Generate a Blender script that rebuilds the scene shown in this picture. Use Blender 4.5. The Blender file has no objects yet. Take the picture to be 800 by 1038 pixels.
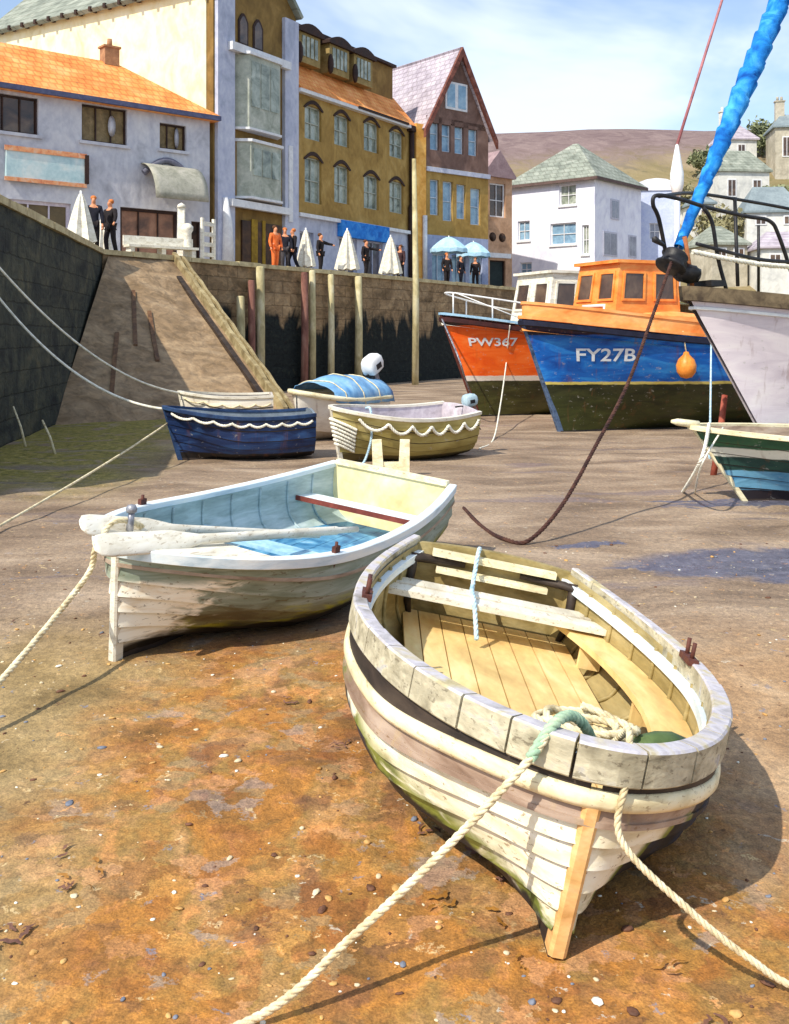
import bpy, bmesh, math, random
from mathutils import Vector, Matrix, noise

random.seed(7)
S = bpy.context.scene
COL = S.collection
R = math.radians
V = Vector
EYE, F, CX, CY = 2.1, 1050.0, 400.0, 340.0      # eye height, focal length in pixels, principal point


def at(px, py, d):
    "world point seen at (px, py) at a depth of d metres"
    return V(((px - CX) / F * d, d, EYE - (py - CY) / F * d))


def gr(px, py, z=0.0):
    "point of the beach seen at (px, py)"
    return at(px, py, (EYE - z) * F / (py - CY))


def lerp(a, b, t):
    return a + (b - a) * t


def clamp(x, a=0.0, b=1.0):
    return max(a, min(b, x))


def sm(a, b, x):
    t = clamp((x - a) / (b - a))
    return t * t * (3 - 2 * t)


# ------------------------------------------------------------------ materials
def lin(c):
    o = []
    for v in c[:3]:
        v = v / 255.0
        o.append(v / 12.92 if v <= .04045 else ((v + .055) / 1.055) ** 2.4)
    return (*o, 1.0)


class Mat:
    def __init__(s, name):
        s.m = bpy.data.materials.new(name)
        s.m.use_nodes = True
        s.nt = s.m.node_tree
        s.bsdf = s.nt.nodes['Principled BSDF']
        s.tc = s.nt.nodes.new('ShaderNodeTexCoord')
        s._sep = None

    def n(s, t, **k):
        x = s.nt.nodes.new(t)
        for a, b in k.items():
            setattr(x, a, b)
        return x

    def put(s, sock, v):
        if hasattr(v, 'is_linked') or isinstance(v, bpy.types.NodeSocket):
            s.nt.links.new(v, sock)
        else:
            if sock.type == 'RGBA' and len(v) == 3:
                v = lin(v)
            sock.default_value = v

    def vec(s, stretch=(1, 1, 1)):
        mp = s.n('ShaderNodeMapping')
        mp.inputs['Scale'].default_value = stretch
        s.nt.links.new(s.tc.outputs['Object'], mp.inputs['Vector'])
        return mp.outputs[0]

    def xyz(s):
        if not s._sep:
            s._sep = s.n('ShaderNodeSeparateXYZ')
            s.nt.links.new(s.tc.outputs['Object'], s._sep.inputs[0])
        return s._sep.outputs

    def noise(s, scale=2, stretch=(1, 1, 1), dist=.6, detail=5, rough=.55, off=None):
        x = s.n('ShaderNodeTexNoise')
        x.inputs['Scale'].default_value = scale
        x.inputs['Detail'].default_value = detail
        x.inputs['Roughness'].default_value = rough
        x.inputs['Distortion'].default_value = dist
        mp = s.vec(stretch)
        if off:
            mp.node.inputs['Location'].default_value = off
        s.nt.links.new(mp, x.inputs['Vector'])
        return x.outputs['Fac']

    def voro(s, scale=2, stretch=(1, 1, 1), feature='F1', out='Distance', rnd=1.0):
        x = s.n('ShaderNodeTexVoronoi', feature=feature)
        x.inputs['Scale'].default_value = scale
        x.inputs['Randomness'].default_value = rnd
        s.nt.links.new(s.vec(stretch), x.inputs['Vector'])
        return x.outputs[out]

    def math(s, op, a, b=0.0, c=None, cl=False):
        x = s.n('ShaderNodeMath', operation=op, use_clamp=cl)
        s.put(x.inputs[0], a)
        s.put(x.inputs[1], b)
        if c is not None:
            s.put(x.inputs[2], c)
        return x.outputs[0]

    def sstep(s, v, a, b):
        x = s.n('ShaderNodeMapRange', interpolation_type='SMOOTHSTEP')
        s.put(x.inputs[0], v)
        x.inputs[1].default_value = a
        x.inputs[2].default_value = b
        return x.outputs[0]

    def ramp(s, fac, stops, interp='LINEAR'):
        x = s.n('ShaderNodeValToRGB')
        x.color_ramp.interpolation = interp
        e = x.color_ramp.elements
        while len(e) < len(stops):
            e.new(.5)
        for q, (p, c) in zip(e, stops):
            q.position = p
            q.color = lin(c)
        s.put(x.inputs[0], fac)
        return x.outputs[0]

    def mix(s, fac, a, b, blend='MIX'):
        x = s.n('ShaderNodeMix', data_type='RGBA', blend_type=blend)
        s.put(x.inputs[0], fac)
        s.put(x.inputs[6], a)
        s.put(x.inputs[7], b)
        return x.outputs[2]

    def fin(s, col, rough=.75, spec=.3, bump=None, strength=.3, dist=.02, metal=0.0):
        s.put(s.bsdf.inputs['Base Color'], col)
        s.put(s.bsdf.inputs['Roughness'], rough)
        s.bsdf.inputs['Specular IOR Level'].default_value = spec
        s.bsdf.inputs['Metallic'].default_value = metal
        if bump is not None:
            b = s.n('ShaderNodeBump')
            b.inputs['Strength'].default_value = strength
            b.inputs['Distance'].default_value = dist
            s.put(b.inputs['Height'], bump)
            s.nt.links.new(b.outputs[0], s.bsdf.inputs['Normal'])
        return s.m


def mat(name, cols, scale=2.0, stretch=(1, 1, 1), rough=.75, spec=.3, bump=.25, bdist=.01, bscale=None, metal=0.0, spread=.2, dist=.8, flake=None):
    "weathered surface: colours worked into each other by noise, with a fine uneven relief"
    m = Mat(name)
    f = m.noise(scale, stretch, dist)
    k = len(cols)
    if k == 1:
        c = cols[0]
        cols = [tuple(v * .86 for v in c), c, tuple(min(255, v * 1.07) for v in c)]
        k = 3
    st = [(.5 - spread + 2 * spread * i / (k - 1), c) for i, c in enumerate(cols)]
    c = m.ramp(f, st)
    b = m.noise(bscale or scale * 6, stretch, .3, 4)
    if flake:
        fm = m.sstep(m.noise(9, tuple(2.2 * q for q in stretch), .4, 6, .65, off=(2, 9, 4)), .585, .625)
        c = m.mix(m.math('MULTIPLY', fm, .5), c, flake)
    c = m.mix(.14, c, m.ramp(b, [(.3, (30, 26, 24)), (.7, (250, 246, 235))]), 'OVERLAY')
    rr = m.math('ADD', m.math('MULTIPLY', f, .25), rough - .12)
    return m.fin(c, rr, spec, b, bump, bdist, metal)


def tile_mat(name, cols, axes, width=.28, row=.26, rough=.8):
    "roof covering laid in courses; axes picks the local directions along the course and up the slope"
    m = Mat(name)
    o = m.xyz()
    n = m.noise(1.2, (1, 1, 1), .4, 5)
    cv = m.n('ShaderNodeCombineXYZ')
    u = o[axes[0]] if len(axes) == 2 else m.math('ADD', o[0], o[1])
    m.put(cv.inputs[0], u)
    m.put(cv.inputs[1], o[axes[-1]])
    bt = m.n('ShaderNodeTexBrick')
    m.nt.links.new(cv.outputs[0], bt.inputs['Vector'])
    bt.inputs['Scale'].default_value = 1
    bt.inputs['Brick Width'].default_value = width
    bt.inputs['Row Height'].default_value = row
    bt.inputs['Mortar Size'].default_value = .03
    bt.inputs['Color1'].default_value = (.40, .40, .40, 1)
    bt.inputs['Color2'].default_value = (.62, .61, .60, 1)
    bt.inputs['Mortar'].default_value = (.24, .22, .21, 1)
    c = m.ramp(n, [(.3 + .4 * i / (len(cols) - 1), q) for i, q in enumerate(cols)])
    c = m.mix(.55, c, bt.outputs['Color'], 'OVERLAY')
    c = m.mix(m.math('MULTIPLY', m.sstep(m.noise(3, (1, 1, 1), .4, 6, .7, off=(5, 5, 5)), .56, .66), .3), c, (110, 104, 78))
    return m.fin(c, rough, .25, m.math('SUBTRACT', n, bt.outputs['Fac']), .5, .05)


# ------------------------------------------------------------------ mesh builder
class MB:
    def __init__(s):
        s.v, s.f, s.mi, s.sm = [], [], [], []

    def face(s, idx, m=0, smooth=False):
        s.f.append(tuple(idx)); s.mi.append(m); s.sm.append(smooth)

    def poly(s, pts, m=0):
        b = len(s.v)
        s.v += [V(p) for p in pts]
        s.face(range(b, b + len(pts)), m)

    def grid(s, rows, m=0, smooth=True, closed=False, flip=False):
        b = len(s.v)
        nr, nc = len(rows), len(rows[0])
        for r in rows:
            s.v += [V(p) for p in r]
        for i in range(nr - 1):
            for j in range(nc if closed else nc - 1):
                a, c = b + i * nc + j, b + i * nc + (j + 1) % nc
                q = (a, c, c + nc, a + nc)
                s.face(q[::-1] if flip else q, m, smooth)

    def box(s, c, size, rot=None, m=0, taper=1.0, bev=0.0):
        b = len(s.v)
        x, y, z = size[0] / 2, size[1] / 2, size[2] / 2
        P = [(-x, -y, -z), (x, -y, -z), (x, y, -z), (-x, y, -z), (-x * taper, -y * taper, z), (x * taper, -y * taper, z), (x * taper, y * taper, z), (-x * taper, y * taper, z)]
        for p in P:
            p = V(p)
            if rot is not None:
                p = rot @ p
            s.v.append(p + V(c))
        for q in ((0, 3, 2, 1), (4, 5, 6, 7), (0, 1, 5, 4), (1, 2, 6, 5), (2, 3, 7, 6), (3, 0, 4, 7)):
            s.face([b + i for i in q], m)

    def bx(s, x0, x1, y0, y1, z0, z1, m=0):
        s.box(((x0 + x1) / 2, (y0 + y1) / 2, (z0 + z1) / 2), (x1 - x0, y1 - y0, z1 - z0), None, m)

    def prism(s, poly, vec, m=0):
        "closed solid: polygon pushed along vec"
        n = len(poly); b = len(s.v); vec = V(vec)
        s.v += [V(p) for p in poly] + [V(p) + vec for p in poly]
        s.face(range(b + n - 1, b - 1, -1), m); s.face(range(b + n, b + 2 * n), m)
        for i in range(n):
            j = (i + 1) % n
            s.face((b + i, b + j, b + n + j, b + n + i), m)

    def tube(s, path, r, n=8, m=0, caps=True):
        path = [V(p) for p in path]
        rows = []
        up = None
        for i, p in enumerate(path):
            t = (path[min(i + 1, len(path) - 1)] - path[max(i - 1, 0)])
            t = t.normalized() if t.length > 1e-9 else V((0, 0, 1))
            if up is None:
                up = t.orthogonal().normalized()
            up = (up - t * up.dot(t))
            up = up.normalized() if up.length > 1e-6 else t.orthogonal().normalized()
            sd = t.cross(up)
            rr = r[i] if isinstance(r, (list, tuple)) else r
            rows.append([p + (up * math.cos(2 * math.pi * k / n) + sd * math.sin(2 * math.pi * k / n)) * rr for k in range(n)])
        b = len(s.v)
        s.grid(rows, m, True, True)
        if caps:
            s.face(range(b + n - 1, b - 1, -1), m)
            e = b + (len(rows) - 1) * n
            s.face(range(e, e + n), m)

    def lathe(s, prof, c=(0, 0, 0), n=16, m=0, axis=None):
        rows = []
        q = V((0, 0, 1)).rotation_difference(V(axis)).to_matrix() if axis is not None else Matrix.Identity(3)
        for r, z in prof:
            rows.append([V(c) + q @ V((r * math.cos(2 * math.pi * k / n), r * math.sin(2 * math.pi * k / n), z)) for k in range(n)])
        s.grid(rows, m, True, True)

    def blob(s, c, size, rot=None, seed=0, amp=.15, nu=12, nv=8, m=0):
        rows = []
        for i in range(nv + 1):
            th = math.pi * i / nv
            row = []
            for k in range(nu):
                ph = 2 * math.pi * k / nu
                d = V((math.sin(th) * math.cos(ph), math.sin(th) * math.sin(ph), -math.cos(th)))
                f = 1 + amp * noise.noise(d * 1.7 + V((seed * 7.3, seed, 0)))
                p = V((d.x * size[0], d.y * size[1], d.z * size[2])) * f
                if rot is not None:
                    p = rot @ p
                row.append(p + V(c))
            rows.append(row)
        s.grid(rows, m, True, True)

    def sweep(s, path, prof, m=0, smooth=False, caps=True, flat=True):
        "profile (outward, up) along a path; outward is to the right of the travel seen from above when flat"
        rows = []
        path = [V(p) for p in path]
        for i, p in enumerate(path):
            t = path[min(i + 1, len(path) - 1)] - path[max(i - 1, 0)]
            o = V((t.y, -t.x, 0))
            o = o.normalized() if o.length > 1e-9 else V((1, 0, 0))
            rows.append([p + o * a + V((0, 0, b)) for a, b in prof])
        b = len(s.v); n = len(prof)
        ml = m if isinstance(m, (list, tuple)) else None
        m = ml[0] if ml else m
        f0 = len(s.f)
        s.grid(rows, m, smooth, True)
        if ml:
            for i in range(f0, len(s.f)):
                s.mi[i] = ml[(i - f0) % n]
        if caps:
            s.face(range(b, b + n), m)
            e = b + (len(rows) - 1) * n
            s.face(range(e + n - 1, e - 1, -1), m)

    def build(s, name, mats, parent=None, recalc=True):
        me = bpy.data.meshes.new(name)
        me.from_pydata([tuple(p) for p in s.v], [], s.f)
        if not isinstance(mats, (list, tuple)):
            mats = [mats]
        for x in mats:
            me.materials.append(x)
        me.polygons.foreach_set('material_index', s.mi)
        me.polygons.foreach_set('use_smooth', s.sm)
        if recalc:
            bm = bmesh.new(); bm.from_mesh(me)
            bmesh.ops.recalc_face_normals(bm, faces=bm.faces)
            bm.to_mesh(me); bm.free()
        me.update()
        o = bpy.data.objects.new(name, me)
        COL.objects.link(o)
        if parent is not None:
            o.parent = parent
        return o


def tag(o, label=None, cat=None, group=None, kind=None):
    if label:
        o['label'] = label
    if cat:
        o['category'] = cat
    if group:
        o['group'] = group
    if kind:
        o['kind'] = kind
    return o


def thing(name, label, cat, loc=(0, 0, 0), rz=0.0, group=None):
    o = bpy.data.objects.new(name, None)
    COL.objects.link(o)
    o.empty_display_size = .2
    o.location = loc
    o.rotation_euler = (0, 0, rz)
    return tag(o, label, cat, group)


def copy_tree(o, parent=None):
    c = o.copy()
    COL.objects.link(c)
    if parent is not None:
        c.parent = parent
    for ch in list(o.children):
        copy_tree(ch, c)
    return c


def resample(path, step):
    path = [V(p) for p in path]
    out = [path[0].copy()]
    acc = 0.0
    for a, b in zip(path, path[1:]):
        L = (b - a).length
        if L < 1e-9:
            continue
        d = step - acc
        while d <= L:
            out.append(a.lerp(b, d / L))
            d += step
        acc = (acc + L) % step if L >= 0 else acc
        acc = L - (d - step)
    if (out[-1] - path[-1]).length > step * .3:
        out.append(path[-1].copy())
    return out


def spline(pts, n=10):
    "Catmull-Rom through the points"
    P = [V(p) for p in pts]
    P = [P[0] * 2 - P[1]] + P + [P[-1] * 2 - P[-2]]
    out = []
    for i in range(1, len(P) - 2):
        a, b, c, d = P[i - 1:i + 3]
        for k in range(n):
            t = k / n
            out.append(.5 * ((2 * b) + (c - a) * t + (2 * a - 5 * b + 4 * c - d) * t * t + (3 * b - a - 3 * c + d) * t ** 3))
    out.append(P[-2])
    return out


def sag(p0, p1, s, n=24):
    p0, p1 = V(p0), V(p1)
    return [p0.lerp(p1, i / n) - V((0, 0, 4 * s * (i / n) * (1 - i / n))) for i in range(n + 1)]


def laid_rope(mb, path, rad, pitch=None, m=0, n=6):
    "three twisted strands"
    pitch = pitch or rad * 7
    pts = resample(path, pitch / 7)
    up = None
    strands = [[], [], []]
    L = 0.0
    for i, p in enumerate(pts):
        t = (pts[min(i + 1, len(pts) - 1)] - pts[max(i - 1, 0)]).normalized()
        if up is None:
            up = t.orthogonal().normalized()
        up = (up - t * up.dot(t)).normalized()
        sd = t.cross(up)
        if i:
            L += (p - pts[i - 1]).length
        for k in range(3):
            a = 2 * math.pi * (L / pitch + k / 3)
            strands[k].append(p + (up * math.cos(a) + sd * math.sin(a)) * rad * .52)
    for st in strands:
        mb.tube(st, rad * .58, n, m)


# ------------------------------------------------------------------ boats
class Hull:
    """open boat; local axes: y from the stem to the stern, x to starboard of somebody looking at the bow, z up"""

    def __init__(s, **k):
        s.__dict__.update(dict(L=3, B=.7, Bt=.5, hb=.7, hm=.6, hs=.62, tm=.45, ba=2., bb=1.5, rake=.1, p=2.2, q=1.7, e=.5, kr=.06, keel=.015, tr=0.0, flare=0.0, bluff=1.0, fore=0.0))
        s.__dict__.update(k)

    def sheer(s, t):
        return s.hm + (s.hb - s.hm) * clamp(1 - t / .6) ** 2 + (s.hs - s.hm) * clamp((t - .6) / .4) ** 2

    def base(s, t, q, side=1):
        x = clamp(t / s.tm)
        if t < s.tm:
            b = s.B * (1 - (1 - x) ** s.ba) ** (1 / (1 + (s.bb - 1) * clamp((q + s.fore) / (s.bluff + s.fore)) ** (2 - 2.5 * s.fore)))
        else:
            b = s.B - (s.B - s.Bt) * clamp((t - s.tm) / (1 - s.tm)) ** 2
        e = sm(0, 1, clamp(t / s.e))
        f = lerp(min(1.0, q / s.bluff) ** (1.15 + s.flare - .7 * s.fore), 1 - max(0, 1 - q) ** s.p, e)
        g = lerp(q, q ** s.q, e)
        K = s.kr * clamp((t - .65) / .35) ** 2
        H = s.sheer(t)
        return V((side * (b * f + s.keel), t * s.L - s.rake * q * (1 - t) ** 4 + s.tr * q * clamp((t - .8) / .2), K + (H - K) * g))

    def pt(s, t, q, side=1, off=0.0):
        p = s.base(t, q, side)
        if off:
            d = .01
            a = s.base(min(1, t + d), q, side) - s.base(max(0, t - d), q, side)
            b = s.base(t, min(1, q + d), side) - s.base(t, max(0, q - d), side)
            n = a.cross(b) * side
            n = n.normalized() if n.length > 1e-12 else V((side, 0, 0))
            p = p + n * off
            if off < 0 and p.x * side < .004:
                p.x = side * .004
        return p

    def ts(s, n):
        return [1 - math.cos(i / n * math.pi / 2) if i < n else 1.0 for i in range(n + 1)]

    def outer(s, strakes, lap, mats, n=30, seam=None, grime_shade=.13):
        "clinker planking: strakes = list of q limits; mats = material index of each strake"
        mb = MB()
        T = s.ts(n)
        for side in (1, -1):
            prev = None
            for k in range(len(strakes) - 1):
                q0, q1 = strakes[k], strakes[k + 1]
                rows = []
                last = k == len(strakes) - 2
                for fr in ((0, .33, .67, 1) if last or not lap or seam is None else (0, .33, .67, 1 - grime_shade)):
                    q = lerp(q0, q1, fr)
                    rows.append([s.pt(t, q, side, lerp(lap if k else 0, 0, fr)) for t in T])
                mb.grid(rows, mats[k], True, flip=side < 0)
                if lap and seam is not None and not last:      # dark strip of grime and painted shade under the lap above
                    tail = [[s.pt(t, lerp(q0, q1, fr), side, lerp(lap if k else 0, 0, fr)) for t in T] for fr in (1 - grime_shade, 1)]
                    mb.grid(tail, seam, True, flip=side < 0)
                    rows.append(tail[1])
                if prev is not None and lap:
                    mb.grid([prev, rows[0]], mats[k] if seam is None else seam, False, flip=side < 0)
                prev = rows[-1]
        return mb

    def inner(s, th=.025, n=26, qn=10, t0=.03, t1=.992, m=0):
        mb = MB()
        T = [lerp(t0, t1, t) for t in s.ts(n)]
        rows = []
        for j in range(-qn, qn + 1):
            side = 1 if j >= 0 else -1
            rows.append([s.pt(t, abs(j) / qn * .995, side, -th) for t in T])
        mb.grid(rows, m, True)
        return mb

    def half(s, t, w, th=.03):
        "inner half breadth at height w"
        lo, hi = 0.0, 1.0
        for _ in range(22):
            q = (lo + hi) / 2
            if s.base(t, q).z < w:
                lo = q
            else:
                hi = q
        return max(.01, s.base(t, lo).x - th)

    def transom(s, th=.035, n=12, m=0, top=0.0, arch=0.05):
        mb = MB()
        a = [s.pt(1, i / n, 1) for i in range(n + 1)]
        b = [s.pt(1, i / n, -1) for i in range(n, -1, -1)]
        mid = [V((x * s.Bt / 3 * 2, a[-1].y, a[-1].z + arch * (1 - (x / 1.5) ** 2))) for x in (1, .5, 0, -.5, -1)]
        mb.prism(a + mid + b, (0, -th, 0), m)
        return mb

    def rim(s, n=60, q=1.0, off=0.0, dz=0.0, t0=0.0, t1=1.0):
        T = [lerp(t0, t1, t) for t in s.ts(n)]
        a = [s.pt(t, q, -1, off) + V((0, 0, dz)) for t in reversed(T)]
        b = [s.pt(t, q, 1, off) + V((0, 0, dz)) for t in T]
        return a + b[1:] if t0 == 0 else a + b

    def thwart(s, y, wid, z, thick=.03, inset=.03, m=0, mb=None):
        mb = mb or MB()
        rows_t, rows_b = [], []
        for yy in (y - wid / 2, y + wid / 2):
            h = s.half(clamp(yy / s.L), z, inset)
            rows_t.append((h, yy))
        (h0, y0), (h1, y1) = rows_t
        mb.prism([(-h0, y0, z - thick), (h0, y0, z - thick), (h1, y1, z - thick), (-h1, y1, z - thick)], (0, 0, thick), m)
        return mb

    def floor(s, z, t0, t1, pw=.13, gap=.012, n=16, vmax=9, m=0, th=.02):
        mb = MB()
        k = int(1.6 / pw)
        for j in range(-k, k):
            x0, x1 = j * pw + gap / 2, (j + 1) * pw - gap / 2
            ra, rb = [], []
            for i in range(n + 1):
                t = lerp(t0, t1, i / n)
                h = min(s.half(t, z, .03), vmax)
                a, b = clamp(x0, -h, h), clamp(x1, -h, h)
                if b - a > .01:
                    ra.append(V((a, t * s.L, z))); rb.append(V((b, t * s.L, z)))
            if len(ra) > 1:
                mb.grid([ra, rb], m, False)
                dn = V((0, 0, -th))
                mb.grid([[p + dn for p in ra], ra], m, False)
                mb.grid([rb, [p + dn for p in rb]], m, False)
        return mb

    def stem_post(s, q0, q1, w=.06, d=.05, n=14, m=0, fwd=.03):
        mb = MB()
        rows = []
        for i in range(n + 1):
            q = lerp(q0, q1, i / n)
            p = s.base(0, q); p.x = 0
            ww = w / 2
            rows.append([p + V((-ww, d, 0)), p + V((-ww, -fwd * .6, 0)), p + V((-ww * .6, -fwd, 0)), p + V((ww * .6, -fwd, 0)), p + V((ww, -fwd * .6, 0)), p + V((ww, d, 0))])
        mb.grid(rows, m, False, True)
        mb.face(range(0, 6), m)
        e = len(mb.v) - 6
        mb.face(range(e + 5, e - 1, -1), m)
        return mb

    def keel_bar(s, w=.05, h=.07, m=0, n=14):
        mb = MB()
        rows = []
        for i in range(n + 1):
            t = i / n
            p = s.base(t, 0); p.x = 0
            rows.append([p + V((-w / 2, 0, .03)), p + V((-w / 2, 0, -h + .03)), p + V((w / 2, 0, -h + .03)), p + V((w / 2, 0, .03))])
        mb.grid(rows, m, False, True)
        mb.face((0, 1, 2, 3), m)
        e = len(mb.v) - 4
        mb.face((e, e + 3, e + 2, e + 1), m)
        return mb


def pose(root, x0, y0, yaw, heel=0.0, pit=0.0, z0=0.0):
    M = Matrix.Rotation(-yaw, 4, 'Z') @ Matrix.Rotation(pit, 4, 'X') @ Matrix.Rotation(heel, 4, 'Y')
    root.matrix_world = Matrix.Translation((x0, y0, z0)) @ M
    return root.matrix_world.copy()


def text_mesh(body, size):
    cu = bpy.data.curves.new('t', 'FONT')
    cu.body = body; cu.size = size; cu.align_x = 'LEFT'; cu.offset = size * .018; cu.resolution_u = 3
    o = bpy.data.objects.new('t', cu)
    COL.objects.link(o)
    dg = bpy.context.evaluated_depsgraph_get()
    me = bpy.data.meshes.new_from_object(o.evaluated_get(dg))
    vs = [v.co.copy() for v in me.vertices]
    fs = [tuple(p.vertices) for p in me.polygons]
    bpy.data.objects.remove(o); bpy.data.curves.remove(cu); bpy.data.meshes.remove(me)
    return vs, fs

# ------------------------------------------------------------------ camera, light, sky
cam = bpy.data.objects.new('camera', bpy.data.cameras.new('camera'))
COL.objects.link(cam)
cam.location = (0, 0, EYE)
cam.rotation_euler = (R(90), 0, 0)
cam.data.sensor_fit = 'VERTICAL'
cam.data.sensor_height = 36
cam.data.lens = 36 * F / 1038
cam.data.shift_y = -(519 - CY) / 1038
cam.data.clip_start = .1
cam.data.clip_end = 2000
S.camera = cam

SUN = V((-.45, -.52, .73)).normalized()          # direction towards the sun
sun = bpy.data.objects.new('sun', bpy.data.lights.new('sun', 'SUN'))
COL.objects.link(sun)
sun.data.energy = 3.9
sun.data.angle = R(.5)
sun.data.color = (1, .93, .80)
sun.rotation_euler = SUN.to_track_quat('Z', 'Y').to_euler()

W = bpy.data.worlds.new('World')
S.world = W
W.use_nodes = True
nt = W.node_tree
bg = nt.nodes['Background']
sky = nt.nodes.new('ShaderNodeTexSky')
sky.sky_type = 'NISHITA'
sky.sun_disc = False
sky.sun_elevation = math.asin(SUN.z)
sky.sun_rotation = math.atan2(SUN.x, SUN.y)
sky.air_density = 1.0
sky.dust_density = .7
sky.ozone_density = 2.2
tc = nt.nodes.new('ShaderNodeTexCoord')


def wnode(t, **k):
    x = nt.nodes.new(t)
    for a, b in k.items():
        setattr(x, a, b)
    return x


def cloud(scale, stretch, lo, hi, dist):
    mp = wnode('ShaderNodeMapping')
    mp.inputs['Scale'].default_value = stretch
    mp.inputs['Rotation'].default_value = (0, R(-14), 0)
    nt.links.new(tc.outputs['Generated'], mp.inputs[0])
    x = wnode('ShaderNodeTexNoise')
    x.inputs['Scale'].default_value = scale
    x.inputs['Detail'].default_value = 5
    x.inputs['Roughness'].default_value = .55
    x.inputs['Distortion'].default_value = dist
    nt.links.new(mp.outputs[0], x.inputs[0])
    r = wnode('ShaderNodeMapRange', interpolation_type='SMOOTHSTEP')
    r.inputs[1].default_value = lo
    r.inputs[2].default_value = hi
    nt.links.new(x.outputs['Fac'], r.inputs[0])
    return r.outputs[0]


c1 = cloud(3.4, (1, 1, 2.0), .41, .70, .35)
mx = wnode('ShaderNodeMix', data_type='RGBA')
mu = wnode('ShaderNodeMath', operation='MULTIPLY_ADD')
mu.inputs[1].default_value = .66
mu.inputs[2].default_value = .14
nt.links.new(c1, mu.inputs[0])
nt.links.new(mu.outputs[0], mx.inputs[0])
nt.links.new(sky.outputs[0], mx.inputs[6])
mx.inputs[7].default_value = (5.7, 6.25, 6.9, 1)
nt.links.new(mx.outputs[2], bg.inputs[0])
bg.inputs[1].default_value = .15

S.view_settings.view_transform = 'Standard'
S.view_settings.look = 'None'
S.view_settings.exposure = 0.38
S.view_settings.gamma = 1
S.render.engine = 'CYCLES'
S.cycles.use_adaptive_sampling = True
S.cycles.use_denoising = True
S.cycles.max_bounces = 6

# ------------------------------------------------------------------ materials
def painted_wood(name, cols, **k):
    return mat(name, cols, **{**dict(scale=3, stretch=(1.5, .5, 3), rough=.6, bump=.25, bdist=.006), **k})


M = {}
M['cream'] = painted_wood('cream_paint', [(205, 190, 150), (238, 226, 188), (250, 240, 208)], flake=(134, 104, 68))
M['white'] = painted_wood('white_paint', [(196, 188, 170), (226, 220, 204), (240, 236, 224)], flake=(150, 126, 92))
M['cream_board'] = mat('cream_boards', [(200, 168, 108), (228, 196, 132), (240, 216, 160)], 2.2, (1.5, .6, 1), rough=.7)
M['olive_wood'] = painted_wood('olive_inner_planking', [(128, 112, 66), (158, 140, 92), (178, 162, 116)])
M['grey_block'] = mat('weathered_grey_timber', [(130, 124, 116), (172, 168, 170), (196, 192, 200), (190, 178, 140), (158, 144, 112)], 5, (1, 1, 1), rough=.8, spread=.28, bump=.5, bdist=.006)
M['block_side'] = mat('weathered_olive_timber', [(120, 112, 92), (164, 156, 132), (198, 190, 164), (168, 170, 180)], 5, (1, 1, 2), rough=.85, spread=.26, bump=.5, bdist=.006, flake=(70, 56, 42))
M['taupe'] = painted_wood('taupe_plank', [(120, 100, 84), (160, 140, 122), (178, 162, 146)])
M['brown_wood'] = painted_wood('brown_timber', [(70, 48, 32), (104, 74, 50), (128, 96, 66)])
M['dark_wood'] = painted_wood('dark_timber', [(34, 28, 26), (58, 48, 42), (76, 64, 54)])
M['stem'] = painted_wood('stem_timber', [(198, 148, 88), (226, 180, 118), (238, 204, 150)])
M['tan_rope'] = mat('hemp_rope', [(176, 158, 118), (222, 208, 172), (240, 230, 200)], 12, rough=.9, bump=.6, bdist=.004, bscale=160)
M['white_rope'] = mat('white_rope', [(200, 196, 180), (234, 230, 214), (246, 243, 230)], 12, rough=.9, bump=.5, bdist=.004, bscale=160)
M['green_rope'] = mat('green_stained_rope', [(118, 150, 122), (156, 186, 158), (196, 210, 176)], 10, rough=.9, bump=.5, bdist=.004, bscale=160)
M['dark_rope'] = mat('tarred_rope', [(38, 24, 24), (70, 44, 38), (92, 62, 50)], 10, rough=.85, bump=.4, bdist=.004)
M['blue_rope'] = mat('pale_blue_rope', [(140, 176, 196), (180, 208, 222), (208, 226, 232)], 10, rough=.85)
M['orange_paint'] = mat('orange_paint', [(222, 120, 44), (240, 146, 66), (246, 168, 92)], 1.6, (1, 1, 2), rough=.5, spec=.4)
M['red_orange'] = mat('red_orange_paint', [(206, 62, 14), (232, 84, 22), (240, 104, 40)], 1.6, (1, 1, 2), rough=.5, spec=.4)
M['deck_orange'] = mat('pale_orange_paint', [(218, 130, 60), (238, 158, 88), (244, 180, 116)], 1.4, (1, 1, 2), rough=.55)
M['black_steel'] = mat('black_metal', [(16, 16, 19), (30, 29, 32), (52, 48, 46)], 6, rough=.5, spec=.4)
M['rust_steel'] = mat('rusty_metal', [(66, 34, 28), (98, 54, 42), (58, 46, 52)], 8, rough=.7, spec=.4)
M['steel'] = mat('dull_metal', [(90, 92, 104), (140, 142, 152), (190, 192, 196)], 8, rough=.4, spec=.5, metal=.4)
M['glass_dark'] = mat('dark_glass', [(46, 34, 30), (80, 60, 48), (112, 90, 72)], 1.2, rough=.15, spec=.6, bump=.02)
M['glass_blue'] = mat('blue_glass', [(96, 130, 160), (136, 170, 194), (172, 196, 210)], 1.0, rough=.12, spec=.6, bump=.03)
M['glass_pale'] = mat('curtained_glass', [(84, 92, 84), (146, 154, 140), (184, 190, 178)], 1.6, rough=.15, spec=.5, bump=.03)
M['tarp_blue'] = mat('blue_tarpaulin', [(76, 126, 176), (116, 166, 208), (160, 198, 226)], 2.4, rough=.5, spec=.4, bump=.5, bdist=.03, bscale=5)
M['white_plastic'] = mat('white_plastic', [(214, 214, 216), (236, 236, 234), (246, 246, 242)], 2, rough=.4, spec=.4, bump=.08)
M['letter'] = mat('white_lettering', [(214, 222, 230), (236, 240, 242)], 6, rough=.5, bump=.05)


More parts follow.
